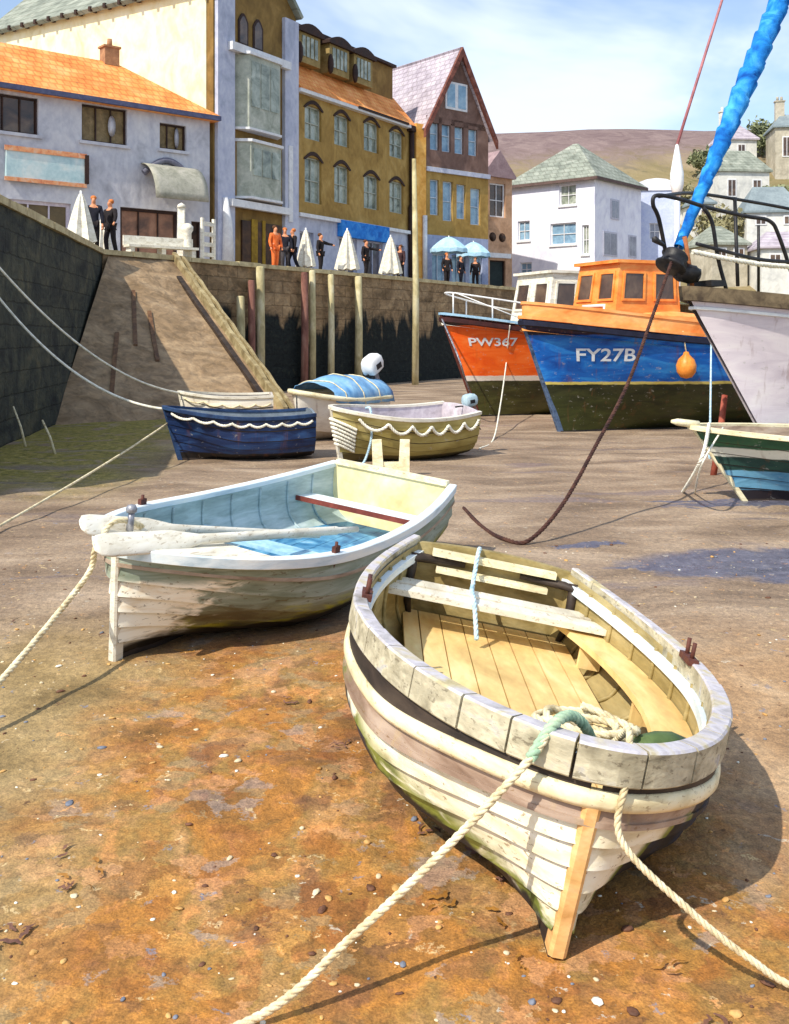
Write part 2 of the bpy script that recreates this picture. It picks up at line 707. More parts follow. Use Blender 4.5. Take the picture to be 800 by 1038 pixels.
def near_hull_mat(name, base, dark=True):
    m = Mat(name)
    x, y, z = m.xyz()
    n = m.noise(3, (1.5, .45, 4), .8)
    c = m.ramp(n, [(.3, base[0]), (.5, base[1]), (.68, base[2])])
    st = m.noise(5, (3, 3, .5), .4, off=(3, 1, 0))
    c = m.mix(m.math('MULTIPLY', m.sstep(st, .56, .76), .3), c, (196, 170, 112))
    fl = m.noise(9, (3, 1, 5), .4, 6, .65, off=(2, 9, 4))
    c = m.mix(m.math('MULTIPLY', m.sstep(fl, .60, .64), .7), c, (128, 98, 66))
    n2 = m.noise(4, (1, .6, 1), 1.2, off=(1, 5, 2))
    # waterline climbs towards the stern; shade of the sunless side painted in dark
    side = m.math('MULTIPLY', m.sstep(x, -.05, .12), m.math('MULTIPLY', m.sstep(y, .03, .45), .40))
    v = m.math('SUBTRACT', m.math('ADD', z, m.math('MULTIPLY', m.math('SUBTRACT', n2, .5), .13)), m.math('ADD', m.math('MULTIPLY', y, .125), side))
    weed = m.math('MULTIPLY', m.math('SUBTRACT', 1.0, m.sstep(v, .10, .24)), m.sstep(m.noise(3.5, (1, .5, 2), 1.0, off=(9, 2, 4)), .40, .52))  # weed at the waterline, and painted shade on the sunless side
    c = m.mix(weed, c, m.ramp(n2, [(.3, (74, 88, 34)), (.7, (148, 152, 66))]))
    low = m.ramp(m.noise(6, (1, .5, 2), .5), [(.3, (24, 24, 30)), (.52, (46, 40, 36)), (.62, (34, 44, 66)), (.75, (70, 58, 42))])
    c = m.mix(m.math('SUBTRACT', 1.0, m.sstep(v, .05, .09)), c, low)
    return m.fin(c, m.math('ADD', m.math('MULTIPLY', n, .3), .42), .35, m.noise(20, (1, .2, 3), .3), .3, .006)


M['near_white'] = near_hull_mat('white_clinker_paint', [(216, 200, 160), (243, 234, 206), (252, 247, 230)])
M['near_taupe'] = near_hull_mat('taupe_clinker_paint', [(126, 102, 86), (160, 136, 118), (184, 164, 146)])


def mid_hull_mat():
    m = Mat('grey_green_clinker_paint')
    x, y, z = m.xyz()
    n = m.noise(2.6, (1.5, .4, 5), .9)
    n2 = m.noise(2.2, (1, .5, 2), 1.0, off=(4, 1, 7))
    top = m.ramp(n, [(.3, (104, 114, 94)), (.5, (136, 146, 128)), (.7, (164, 172, 160))])
    lowc = m.ramp(n2, [(.3, (62, 54, 34)), (.42, (98, 86, 54)), (.52, (128, 122, 80)), (.59, (164, 156, 40)), (.66, (112, 108, 62)), (.8, (86, 76, 48))])
    zz = m.math('ADD', z, m.math('MULTIPLY', m.math('SUBTRACT', n, .5), .16))
    c = m.mix(m.math('SUBTRACT', 1.0, m.sstep(zz, .22, .36)), top, lowc)
    yy = m.math('ADD', y, m.math('MULTIPLY', m.math('SUBTRACT', m.noise(5, (1, 1, 3), 1.2), .5), .8))
    wb = m.math('MULTIPLY', m.math('SUBTRACT', 1.0, m.sstep(yy, .30, .52)), m.math('SUBTRACT', 1.0, m.sstep(zz, .5, .56)))
    c = m.mix(wb, c, m.ramp(n, [(.28, (232, 210, 176)), (.5, (252, 246, 228))]))
    fl = m.noise(8, (3, 1, 5), .4, 6, .65, off=(2, 9, 4))
    c = m.mix(m.math('MULTIPLY', m.sstep(fl, .59, .63), .6), c, (92, 74, 48))
    drk = m.math('SUBTRACT', 1.0, m.sstep(m.math('SUBTRACT', zz, m.math('MULTIPLY', m.sstep(y, .2, 1.4), .10)), .06, .15))
    c = m.mix(drk, c, m.ramp(n2, [(.3, (24, 22, 20)), (.7, (58, 46, 28))]))
    return m.fin(c, .6, .3, m.noise(20, (1, .2, 3), .3), .3, .006)


M['mid_hull'] = mid_hull_mat()
M['mid_gunwale'] = painted_wood('pale_blue_white_gunwale', [(186, 204, 214), (224, 234, 238), (244, 244, 236)])
M['mid_inside_wall'] = painted_wood('pale_grey_blue_lining', [(146, 164, 162), (172, 190, 190), (196, 210, 212)])
M['mid_floor'] = mat('blue_painted_bottom', [(28, 74, 116), (58, 120, 164), (104, 164, 198), (170, 206, 222)], 2.6, (1.2, 1, 1), rough=.55, spread=.26, dist=1.6)


def banded_hull(name, bands, rough=.5, weed=None, rust=.4):
    "paint bands by height above the keel: [(z, colours)] from the bottom up"
    m = Mat(name)
    x, y, z = m.xyz()
    n = m.noise(1.8, (1, .5, 2.5), .9)
    n2 = m.noise(3.2, (1, .6, 1.5), 1.1, off=(3, 3, 3))
    zz = m.math('ADD', z, m.math('MULTIPLY', m.math('SUBTRACT', n2, .5), .05))
    c = None
    for z0, cols in bands:
        k = m.ramp(n, [(.3 + .4 * i / max(1, len(cols) - 1), cc) for i, cc in enumerate(cols)])
        c = k if c is None else m.mix(m.sstep(zz, z0, z0 + .02), c, k)
    if weed:
        z0, z1, col = weed
        zz2 = m.math('ADD', z, m.math('MULTIPLY', m.math('SUBTRACT', n2, .5), .9))
        c = m.mix(m.math('MULTIPLY', m.math('SUBTRACT', 1.0, m.sstep(zz2, z0, z1)), .85), c, m.ramp(n, [(.3, tuple(v * .6 for v in col)), (.7, col)]))
    rs = m.math('MULTIPLY', m.sstep(m.noise(2.6, (2.5, 2.5, .22), .3, 6, .6, off=(8, 1, 2)), .56, .72), rust)
    c = m.mix(rs, c, (122, 76, 46))
    sc = m.math('MULTIPLY', m.sstep(m.noise(7, (1, 1, 2), .4, 6, .7, off=(1, 6, 3)), .62, .66), .5)
    c = m.mix(sc, c, (176, 172, 164))
    return m.fin(c, m.math('ADD', m.math('MULTIPLY', n, .3), rough - .15), .35, m.noise(14, (1, .3, 2), .3), .25, .008)


# ------------------------------------------------------------------ the beach
def ground_mat():
    m = Mat('wet_sand_and_mud')
    x, y, z = m.xyz()
    nb = m.noise(.55, (1, 1, 1), .4, 6)
    n1 = m.noise(1.9, (1, .8, 1), .35, 5, .55)
    n2 = m.noise(7, (1, .8, 1), .4, 6, .6)
    n3 = m.noise(26, (1, .8, 1), .5, 5, .6)
    taupe = m.ramp(m.noise(.9, (.7, 1.3, 1), .4, 6, .6), [(.30, (108, 93, 80)), (.45, (136, 119, 103)), (.56, (154, 137, 120)), (.68, (174, 157, 140))])
    ochre = m.ramp(n1, [(.26, (98, 74, 42)), (.38, (142, 102, 54)), (.47, (172, 120, 58)), (.55, (146, 116, 66)), (.63, (180, 140, 94)), (.76, (174, 122, 62))])
    ochre = m.mix(m.sstep(n2, .50, .66), ochre, m.ramp(n1, [(.35, (146, 96, 56)), (.65, (206, 150, 92))]))
    ochre = m.mix(m.math('MULTIPLY', m.sstep(m.noise(3.1, (1, .7, 1), .5, off=(7, 2, 0)), .56, .70), .8), ochre, (118, 84, 62))
    olive = m.ramp(n1, [(.3, (124, 106, 72)), (.5, (156, 136, 98)), (.7, (176, 154, 116))])
    tan = m.ramp(n1, [(.3, (132, 106, 80)), (.5, (166, 138, 108)), (.7, (188, 164, 136))])
    # dabs of differently coloured silt, each a few centimetres across
    dv = m.n('ShaderNodeTexVoronoi', feature='F1')
    dv.inputs['Scale'].default_value = 8.5
    wv = m.n('ShaderNodeTexNoise')
    wv.inputs['Scale'].default_value = 7
    wv.inputs['Detail'].default_value = 8
    wv.inputs['Roughness'].default_value = .7
    m.nt.links.new(m.tc.outputs['Object'], wv.inputs['Vector'])
    va = m.n('ShaderNodeVectorMath', operation='MULTIPLY_ADD')
    m.nt.links.new(wv.outputs['Color'], va.inputs[0])
    va.inputs[1].default_value = (.35, .35, 0)
    m.nt.links.new(m.vec((1, 1, 0)), va.inputs[2])
    m.nt.links.new(va.outputs[0], dv.inputs['Vector'])
    cell = m.n('ShaderNodeSeparateColor')
    m.nt.links.new(dv.outputs['Color'], cell.inputs[0])
    dab = m.ramp(cell.outputs[0], [(.0, (142, 92, 48)), (.2, (188, 140, 78)), (.36, (118, 86, 62)), (.5, (194, 146, 110)), (.64, (158, 118, 60)), (.78, (146, 132, 104)), (.9, (150, 142, 142))], 'CONSTANT')
    dabm = m.math('MULTIPLY', m.sstep(cell.outputs[1], .35, .6), .50)
    ochre = m.mix(dabm, ochre, dab)
    wob = m.math('MULTIPLY', m.math('SUBTRACT', nb, .5), 2.2)
    xw = m.math('ADD', x, wob)
    yw = m.math('ADD', y, m.math('MULTIPLY', m.math('SUBTRACT', n1, .5), 2.0))
    near = m.math('SUBTRACT', 1.0, m.sstep(yw, 6.3, 8.2))
    c_near = m.mix(m.sstep(xw, -1.9, -1.0), olive, ochre)
    c_near = m.mix(m.math('MULTIPLY', m.sstep(xw, .9, 1.7), m.sstep(yw, 3.4, 4.6)), c_near, tan)
    c = m.mix(near, taupe, c_near)
    # green weed below the left wall
    gm = m.math('MULTIPLY', m.math('SUBTRACT', 1.0, m.sstep(m.math('ADD', xw, m.math('MULTIPLY', y, .08)), -3.6, -1.9)), m.sstep(yw, 12.5, 16))
    c = m.mix(m.math('MULTIPLY', gm, m.sstep(n1, .30, .48)), c, m.ramp(n2, [(.3, (92, 90, 38)), (.5, (136, 128, 62)), (.7, (166, 152, 92))]))
    # grey blue water stains on the flats
    wet = m.math('MULTIPLY', m.sstep(m.noise(.8, (.5, 1.9, 1), .5, 5, .5, off=(2, 8, 0)), .58, .68), m.math('SUBTRACT', 1.0, near))
    c = m.mix(m.math('MULTIPLY', wet, .6), c, (122, 110, 112))
    # slate-blue cast shadows painted on the flats at the right, slightly glossy
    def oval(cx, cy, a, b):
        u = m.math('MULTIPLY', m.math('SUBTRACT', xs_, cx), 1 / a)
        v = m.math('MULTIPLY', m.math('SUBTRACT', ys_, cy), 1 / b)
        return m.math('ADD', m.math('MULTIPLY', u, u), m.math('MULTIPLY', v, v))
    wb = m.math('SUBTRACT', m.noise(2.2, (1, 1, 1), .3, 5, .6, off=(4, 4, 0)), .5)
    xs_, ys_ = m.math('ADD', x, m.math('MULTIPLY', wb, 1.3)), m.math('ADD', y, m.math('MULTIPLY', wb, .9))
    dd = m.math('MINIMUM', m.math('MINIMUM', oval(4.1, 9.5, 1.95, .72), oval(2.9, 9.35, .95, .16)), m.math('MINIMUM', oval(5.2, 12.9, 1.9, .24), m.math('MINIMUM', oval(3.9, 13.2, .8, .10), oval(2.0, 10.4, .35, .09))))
    cast_shade = m.math('SUBTRACT', 1.0, m.sstep(dd, .7, 1.25))
    c = m.mix(m.math('MULTIPLY', cast_shade, .92), c, m.ramp(n2, [(.3, (70, 74, 98)), (.7, (104, 108, 130))]))
    # grit and shell flecks
    n4 = m.noise(110, (1, 1, 1), .2, 3, .6)
    c = m.mix(.30, c, m.ramp(n4, [(.32, (40, 30, 24)), (.68, (255, 246, 230))]), 'OVERLAY')
    fv = m.n('ShaderNodeTexVoronoi', feature='F1')
    fv.inputs['Scale'].default_value = 26
    m.nt.links.new(va.outputs[0], fv.inputs['Vector'])
    fc = m.n('ShaderNodeSeparateColor')
    m.nt.links.new(fv.outputs['Color'], fc.inputs[0])
    fk = m.math('MULTIPLY', m.sstep(fc.outputs[0], .90, .93), m.math('SUBTRACT', 1.0, m.sstep(fv.outputs['Distance'], .25, .42)))
    c = m.mix(m.math('MULTIPLY', fk, .75), c, m.ramp(fc.outputs[1], [(0, (214, 190, 144)), (.3, (128, 132, 150)), (.5, (226, 168, 108)), (.7, (92, 66, 50)), (.85, (196, 190, 176))], 'CONSTANT'))
    c = m.mix(.30, c, m.ramp(n3, [(.3, (34, 26, 22)), (.7, (255, 245, 226))]), 'OVERLAY')
    rip = m.math('MULTIPLY', m.noise(2.0, (.7, 2.2, 1), .6, 5, .6, off=(1, 1, 0)), m.math('MULTIPLY', m.math('SUBTRACT', 1.0, near), .6))
    n1h = m.math('ADD', n1, rip)
    h = m.math('ADD', m.math('MULTIPLY', n1h, 1.0), m.math('ADD', m.math('MULTIPLY', n2, .6), m.math('ADD', m.math('MULTIPLY', n3, .34), m.math('MULTIPLY', n4, .10))))
    rough = m.math('SUBTRACT', m.math('ADD', .62, m.math('MULTIPLY', n2, .4)), m.math('ADD', m.math('MULTIPLY', wet, .45), m.math('MULTIPLY', cast_shade, .42)))
    return m.fin(c, rough, .28, h, .55, .05)


def ground_z(x, y):
    z = .035 * noise.noise(V((x * .8, y * .8, 0))) + .018 * noise.noise(V((x * 2.3, y * 2.3, 3)))
    return z * sm(1.0, 3.0, y)


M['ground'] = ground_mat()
mb = MB()
ys = [.6]
while ys[-1] < 30:
    ys.append(ys[-1] + max(.05, ys[-1] * .016))
ys += [34, 40, 50, 65, 90, 130, 200, 320, 500, 800]
rows = []
for y in ys:
    w = max(4.0, y * .62 + 2)
    xs = [w * (-1 + 2 * i / 150) for i in range(151)]
    if y > 80:
        xs = [v * 2.2 for v in xs]
    rows.append([V((x, y, ground_z(x, y) if y < 30 else 0)) for x in xs])
mb.grid(rows, 0, True)
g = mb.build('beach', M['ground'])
tag(g, 'broad harbour beach of ochre sand and taupe mud at low tide', 'beach', kind='structure')

# stones, shells and weed scraps strewn over the near sand
cols = [M['white_rope'], mat('blue_grey_stone', [(100, 106, 120), (134, 140, 154)], 9, rough=.6), mat('brown_stone', [(84, 56, 42), (122, 84, 64)], 9, rough=.7),
        mat('ochre_stone', [(176, 130, 70), (214, 172, 110)], 9, rough=.7), mat('pale_stone', [(196, 178, 144), (226, 212, 182)], 9, rough=.7)]
rnd = random.Random(11)
mb = MB()
for i in range(1500):
    y = 2.9 + rnd.random() ** 1.3 * 7.5
    x = rnd.uniform(-.44, .44) * y
    if rnd.random() < .45 and noise.noise(V((x * 1.4, y * 1.4, 5))) < .05:
        continue
    r = rnd.choice([.003, .004, .005, .005, .006, .008, .010, .014]) * rnd.uniform(.7, 1.3)
    rot = Matrix.Rotation(rnd.uniform(0, 6.28), 3, 'Z') @ Matrix.Rotation(rnd.uniform(-.25, .25), 3, 'X')
    mb.blob((x, y, ground_z(x, y) + r * .25), (r * rnd.uniform(.9, 1.9), r, r * rnd.uniform(.35, .6)), rot, i, .45, 7, 5, rnd.choices(range(5), [3, 3, 4, 4, 3])[0])
tag(mb.build('shingle', cols), 'pebbles and shell bits strewn over the ochre sand', 'shingle', kind='stuff')

mb = MB()
wm = [mat('purple_brown_weed', [(92, 62, 52), (128, 90, 72)], 14, rough=.55, spec=.4), mat('ochre_weed', [(128, 84, 32), (170, 120, 52)], 14, rough=.55, spec=.4)]
for i in range(60):
    y = 3.0 + rnd.random() ** 1.1 * 4.8
    x = rnd.uniform(-.38, .30) * y
    if noise.noise(V((x * .9, y * .9, 9))) < -.1:
        continue
    for k in range(rnd.randint(2, 6)):
        a = rnd.uniform(0, 6.28); L = rnd.uniform(.03, .08); w = rnd.uniform(.004, .010)
        p = V((x + rnd.gauss(0, .03), y + rnd.gauss(0, .03), 0))
        ln, rn = [], []
        for q in range(5):
            b = p + V((math.cos(a), math.sin(a), 0)) * L * q / 4
            s_ = V((-math.sin(a), math.cos(a), 0)) * w * math.sin(math.pi * (q + .6) / 5.2)
            z = ground_z(b.x, b.y) + .007 + .008 * abs(math.sin(q * 1.7 + i))
            a += rnd.uniform(-.4, .4)
            ln.append(b + s_ + V((0, 0, z))); rn.append(b - s_ + V((0, 0, z + .003)))
        mb.grid([ln, rn], i % 2, True)
tag(mb.build('seaweed_scraps', wm), 'dark scraps of dried weed lying on the ochre sand', 'seaweed', kind='stuff')


# ------------------------------------------------------------------ near boat
def half_round(r, n=6, flat=.5):
    return [(r * math.sin(math.pi * k / n) , r * flat * 2 * -math.cos(math.pi * k / n)) for k in range(n + 1)]


H1 = Hull(L=3.24, B=.825, Bt=.49, hb=.70, hm=.60, hs=.65, tm=.49, ba=1.75, bb=1.8, rake=.08, p=3.8, q=1.75, e=.27, kr=.06, bluff=.76, fore=.4)
near = thing('rowing_boat', 'cream clinker rowing boat with a thick blocky grey gunwale, aground nearest of all', 'boat')
MN = pose(near, .544, 3.489, -.009, .199, .004, .02)
strk = [0, .12, .23, .34, .46, .58, .69, .78, 1.0]
H1.outer(strk, .024, [0, 0, 0, 0, 0, 0, 1, 2], 34, 3).build('hull', [M['near_white'], M['near_taupe'], M['dark_wood'], M['dark_wood']], near)
H1.inner(.03, 30).build('inner_planking', M['olive_wood'], near)
mb = H1.transom(.05, arch=.03)
mb.build('transom', M['olive_wood'], near)
H1.stem_post(0, .82, .062, .05, fwd=.03).build('stem_post', M['stem'], near)
H1.keel_bar(.05, .06).build('keel', M['dark_wood'], near)
# block gunwale in short butted lengths
path = resample(H1.rim(90, 1.0), .045)
mb = MB()
rb = random.Random(3)
i = 0
while i < len(path) - 3:
    k = rb.choice([5, 6, 6, 7])
    seg = path[i:min(len(path), i + k + 1)]
    if len(seg) < 3:
        break
    a, b = seg[0].lerp(seg[1], .09), seg[-1].lerp(seg[-2], .09)
    seg = [a] + seg[1:-1] + [b]
    j = rb.uniform(-.003, .003)
    t = clamp(abs(i + k / 2 - len(path) / 2) / (len(path) / 2))
    w = lerp(.080, .055, sm(.3, .9, t))
    hh = lerp(.055, .035, sm(.3, .9, t))
    mb.sweep(seg, [(.03 + j, -.072), (.036 + j, -.066), (.036 + j, hh - .008), (.028 + j, hh), (.036 - w + .008, hh), (.036 - w, hh - .008), (.036 - w, -.045), (.036 - w + .01, -.055)], [1, 1, 0, 0, 0, 1, 1, 1])
    i += k
gw = mb.build('block_gunwale', [M['grey_block'], M['block_side']], near)
mb = MB()
for pth in (H1.rim(80, .81, .008),):
    mb.sweep(pth, [(0, -.034), (.018, -.030), (.029, -.012), (.029, .014), (.018, .032), (0, .036)], 0, True)
mb.build('rubbing_rail', M['cream'], near)
mb = MB()
mb.sweep(H1.rim(80, .695, .018), [(0, -.012), (.012, -.01), (.012, .01), (0, .012)], 0)
mb.build('lower_moulding', M['near_taupe'], near)
# interior
H1.floor(.23, .16, .97, .14, .008, 22, .52).build('bottom_boards', M['cream_board'], near)
mb = MB()
rows = [[], [], [], []]
for i in range(17):
    t = lerp(.14, .90, i / 16)
    h = H1.half(t, .40, .035)
    ww = .20 * sm(0, .12, i / 16)
    for r, (a, z) in zip(rows, ((h, .40), (h - ww, .40), (h - ww, .365), (h, .365))):
        r.append(V((a, t * H1.L, z)))
mb.grid([rows[0], rows[1]], 0, False); mb.grid([rows[1], rows[2]], 0, False); mb.grid([rows[2], rows[3]], 0, False)
for t in (.3, .55, .8):
    h = H1.half(t, .3, .03)
    mb.bx(h - .16, h - .03, t * H1.L - .02, t * H1.L + .02, .23, .365)
mb.build('side_bench', M['cream_board'], near)
mb = MB()
for yy, wd in ((2.74, .15), (2.93, .15)):
    H1.thwart(yy, wd, .455, .035, .03, 0, mb)
mb.build('stern_thwart', M['white'], near)
mb = H1.thwart(.42, .24, .50, .03, .03)
mb.build('bow_seat', M['brown_wood'], near)
mb = MB()
mb.bx(-.40, .40, 3.10, 3.165, .60, .64)
mb.bx(-.36, .36, 3.09, 3.15, .50, .535)
mb.build('transom_cap', M['cream'], near)
for s_ in (-1, 1):
    mb = MB()
    P = [V((s_ * H1.half(.955, z, .04), .955 * H1.L - dy, z)) for z, dy in ((.60, .0), (.50, .02), (.40, .03), (.30, .03), (.22, .02))]
    mb.tube(P, [.034, .034, .030, .026, .018], 6)
    P = [V((s_ * H1.half(.93, .57, .03), .93 * H1.L, .57)), V((s_ * (H1.half(.95, .57, .05) - .05), .965 * H1.L, .57)), V((s_ * .18, .975 * H1.L, .57))]
    mb.tube(P, [.02, .03, .02], 6)
    mb.build('quarter_knee', M['dark_wood'], near)
for t in [.18, .27, .36, .45, .54, .63, .72, .81, .9]:
    for s_ in (-1, 1):
        mb = MB()
        P = [H1.pt(t, q, s_, -.037) for q in (.3, .45, .6, .75, .9, .97)]
        mb.tube(P, .013, 6)
        mb.build('rib', M['olive_wood'], near)
mb = MB()
mb.sweep(H1.rim(70, .93, -.045), [(-.02, -.025), (.015, -.025), (.015, .025), (-.02, .025)], 0)
mb.build('inwale', M['mid_gunwale'], near)
for s_, t in ((-1, .5), (1, .5)):
    mb = MB()
    p = H1.pt(t, 1, s_) + V((-s_ * .03, 0, .05))
    mb.box(p, (.05, .16, .03)); mb.tube([p + V((0, -.04, 0)), p + V((0, -.045, .09))], .011, 8); mb.tube([p + V((0, .04, 0)), p + V((0, .045, .09))], .011, 8)
    mb.build('rowlock', M['rust_steel'], near)


def inN(x, y, z):
    return MN @ V((x, y, z))


# loose gear lying in the near boat
mb = MB()
pp = spline([inN(-.46, .62, .46), inN(-.42, .95, .30), inN(-.50, 1.35, .24), inN(-.55, 1.7, .26)], 10)
mb.tube(pp, [.03 + .035 * math.sin(math.pi * i / (len(pp) - 1)) for i in range(len(pp))], 10)
for k in range(4):
    laid_rope(mb, spline([p + V((.03 * math.sin(i * .9 + k * 1.6), .03 * math.cos(i * .7 + k), .05 + .012 * math.sin(i + k))) for i, p in enumerate(pp[::4])], 6), .008)
tag(mb.build('fishing_net', mat('green_net', [(38, 54, 28), (66, 86, 44), (96, 112, 62)], 14, rough=.9, bump=.8, bdist=.01)), 'rolled dark green net lying along the inside of the cream boat', 'net')
mb = MB()
mb.lathe([(0.0, -.13), (.035, -.125), (.062, -.07), (.07, 0), (.062, .07), (.035, .125), (0, .13)], inN(.34, .42, .59), 14, 0, (1, .25, 0))
fl = mb.build('fender', mat('green_fender', [(58, 78, 44), (92, 112, 66)], 6, rough=.5, bump=.1))
tag(fl, 'short green fender lying on the bow seat of the cream boat', 'fender')
mb = MB()
pth = []
for i in range(120):
    a = i * .33
    r = .13 - .035 * math.sin(i * .21)
    pth.append(inN(.06 + r * math.cos(a) * 1.2, .44 + r * math.sin(a) * .8, .545 + .0009 * i + .012 * math.sin(i * .8)))
laid_rope(mb, pth, .015)
tag(mb.build('rope_coil', M['tan_rope']), 'loose cream rope coil heaped on the bow seat of the cream boat', 'rope')
mb = MB()
laid_rope(mb, spline([inN(-.10, 2.55, .28), inN(-.14, 2.66, .46), inN(-.15, 2.8, .50), inN(-.13, 2.97, .50), inN(-.12, 3.09, .655), inN(-.10, 3.2, .68), inN(-.08, 3.27, .55)], 10), .014)
tag(mb.build('rope', M['blue_rope']), 'short pale blue rope hung over the stern boards of the cream boat', 'rope')

# mooring ropes of the near boat
bowL = inN(-.18, .02, .765)
mb = MB()
pts = [inN(.10, .36, .55), inN(.0, .16, .70), inN(-.09, .07, .772), inN(-.17, -.03, .76), inN(-.235, -.09, .66)]
a0 = pts[-1]
gpt = gr(255, 1044) + V((0, 0, .03))
pts += [a0.lerp(gpt, .33) - V((0, 0, .035)), a0.lerp(gpt, .66) - V((0, 0, .035)), gpt, gpt + V((-.5, -.22, -.005)), gpt + V((-1.2, -.35, 0))]
pth = spline(pts, 12)
laid_rope(mb, pth, .0135, .085)
r1 = mb.build('mooring_rope', M['tan_rope'])
tag(r1, 'thick twisted cream rope running from the near bow to the bottom edge', 'rope')
mb = MB()
sp = spline(pts[:5], 8)
laid_rope(mb, sp[4:34], .019, .085)
tag(mb.build('rope_sleeve', M['green_rope'], r1), None)
mb = MB()
pts = [inN(.13, .38, .56), inN(.12, .17, .70), inN(.10, .02, .775), inN(.09, -.085, .66), inN(.10, -.12, .47)]
a0 = pts[-1]
g2 = gr(822, 1014) + V((0, 0, .025))
pts += [a0.lerp(g2, .35) - V((0, 0, .05)), a0.lerp(g2, .68) - V((0, 0, .05)), g2, g2 + V((.5, -.25, 0))]
laid_rope(mb, spline(pts, 12), .012, .075)
tag(mb.build('mooring_rope', M['tan_rope']), 'twisted cream rope running from the near bow to the lower right edge', 'rope')

# ------------------------------------------------------------------ middle boat
H2 = Hull(L=3.875, B=.89, Bt=.63, hb=.745, hm=.575, hs=.66, tm=.41, ba=2.2, bb=1.4, rake=.06, p=3.0, q=1.9, e=.34, kr=.06, fore=.15)
mid = thing('rowing_boat', 'grey green rowing boat with a pale blue inside and white planks over its bow', 'boat')
MM = pose(mid, -1.80, 6.644, .459, .123, .019, .02)
H2.outer([0, .17, .31, .45, .59, .73, .87, 1.0], .026, [0] * 7, 30, 1).build('hull', [M['mid_hull'], M['dark_wood']], mid)
H2.inner(.03, 26).build('inner_planking', M['mid_inside_wall'], mid)
H2.transom(.05, arch=.035).build('transom', mat('cream_transom', [(214, 196, 140), (236, 222, 168), (244, 234, 194)], 2.5), mid)
H2.stem_post(0, 1.02, .06, .05).build('stem_post', M['white'], mid)
H2.keel_bar(.05, .06).build('keel', M['dark_wood'], mid)
mb = MB()
mb.sweep(H2.rim(80, 1.0), [(.022, -.05), (.03, -.045), (.03, .018), (.024, .024), (-.045, .024), (-.05, .018), (-.05, -.02)], 0)
mb.build('gunwale', M['mid_gunwale'], mid)
mb = MB()
mb.sweep(H2.rim(80, .87, .010), [(0, -.018), (.018, -.012), (.018, .012), (0, .018)], 0)
mb.build('rubbing_strip', M['taupe'], mid)
mb = MB()
mb.bx(-.6, .6, 3.80, 3.865, .665, .715)
mb.build('transom_cap', M['cream'], mid)
H2.floor(.13, .15, .975, .17, .006, 20, .66).build('bottom_boards', M['mid_floor'], mid)
mb = H2.thwart(3.42, .24, .40, .03)
mb.build('stern_thwart', M['mid_gunwale'], mid)
mb = MB()
h = H2.half(3.30 / 3.875, .42, .04)
mb.bx(-h, h, 3.285, 3.30, .365, .41)
mb.build('thwart_edge', mat('red_brown_timber', [(104, 48, 40), (140, 70, 58)], 6), mid)
H2.thwart(1.95, .2, .33, .03).build('middle_thwart', mat('blue_thwart', [(120, 168, 198), (160, 200, 220), (196, 222, 232)], 4), mid)
for t in [.22, .32, .42, .52, .62, .72, .82, .91]:
    for s_ in (-1, 1):
        mb = MB()
        mb.tube([H2.pt(t, q, s_, -.036) for q in (.3, .45, .6, .75, .9, .96)], .012, 6)
        mb.build('rib', M['mid_inside_wall'], mid)
for s_ in (-1, 1):
    for t in (.32,):
        mb = MB()
        p = H2.pt(t, 1, s_) + V((-s_ * .01, 0, .02))
        mb.box(p + V((0, 0, -.03)), (.03, .07, .16)); mb.tube([p, p + V((0, 0, .08))], .012, 8)
        mb.build('rowlock', M['rust_steel'], mid)
mb = MB()
top = []
for i in range(9):
    t = .005 + .17 * i / 8
    top.append((H2.base(t, 1).x + .01, H2.base(t, 1).y, H2.sheer(t) + .028))
mb.grid([[V((-a, y, z)) for a, y, z in top], [V((0, y, z + .012)) for a, y, z in top], [V((a, y, z)) for a, y, z in top]], 0, False)
mb.grid([[V((-a, y, z - .03)) for a, y, z in top], [V((-a, y, z)) for a, y, z in top]], 0, False)
mb.grid([[V((a, y, z)) for a, y, z in top], [V((a, y, z - .03)) for a, y, z in top]], 0, False)
a, y, z = top[-1]
mb.prism([(-a, y, z - .04), (a, y, z - .04), (a, y, z), (0, y, z + .012), (-a, y, z)], (0, .02, 0))
mb.build('foredeck', M['white'], mid)


def inM(x, y, z):
    return MM @ V((x, y, z))


def oar(name, label, p0, p1, blade, wid, rad=.032, roll=.9):
    "p0 blade tip, p1 handle end"
    p0, p1 = V(p0), V(p1)
    d = (p1 - p0).normalized()
    sd = d.cross(V((0, 0, 1))).normalized(); up = sd.cross(d)
    q_ = Matrix.Rotation(roll, 3, d)
    sd, up = q_ @ sd, q_ @ up
    L = (p1 - p0).length
    mb = MB()
    rows = []
    for s_, w, h in ((0, .45, .013), (.03, .85, .016), (.1, 1.0, .018), (blade * .75, .95, .022), (blade, .45, .028), (blade + .12, rad / wid * 1.0, rad), (L * .9, rad / wid * .95, rad * .95), (L * .91, rad * .7 / wid, rad * .7), (L, rad * .65 / wid, rad * .65)):
        c = p0 + d * s_
        rows.append([c + sd * wid * w * math.cos(a) + up * h * math.sin(a) for a in [2 * math.pi * k / 12 for k in range(12)]])
    b = len(mb.v)
    mb.grid(rows, 0, True, True)
    mb.face(range(b + 11, b - 1, -1)); e = len(mb.v) - 12; mb.face(range(e, e + 12))
    return tag(mb.build(name, M['white']), label, 'oar')


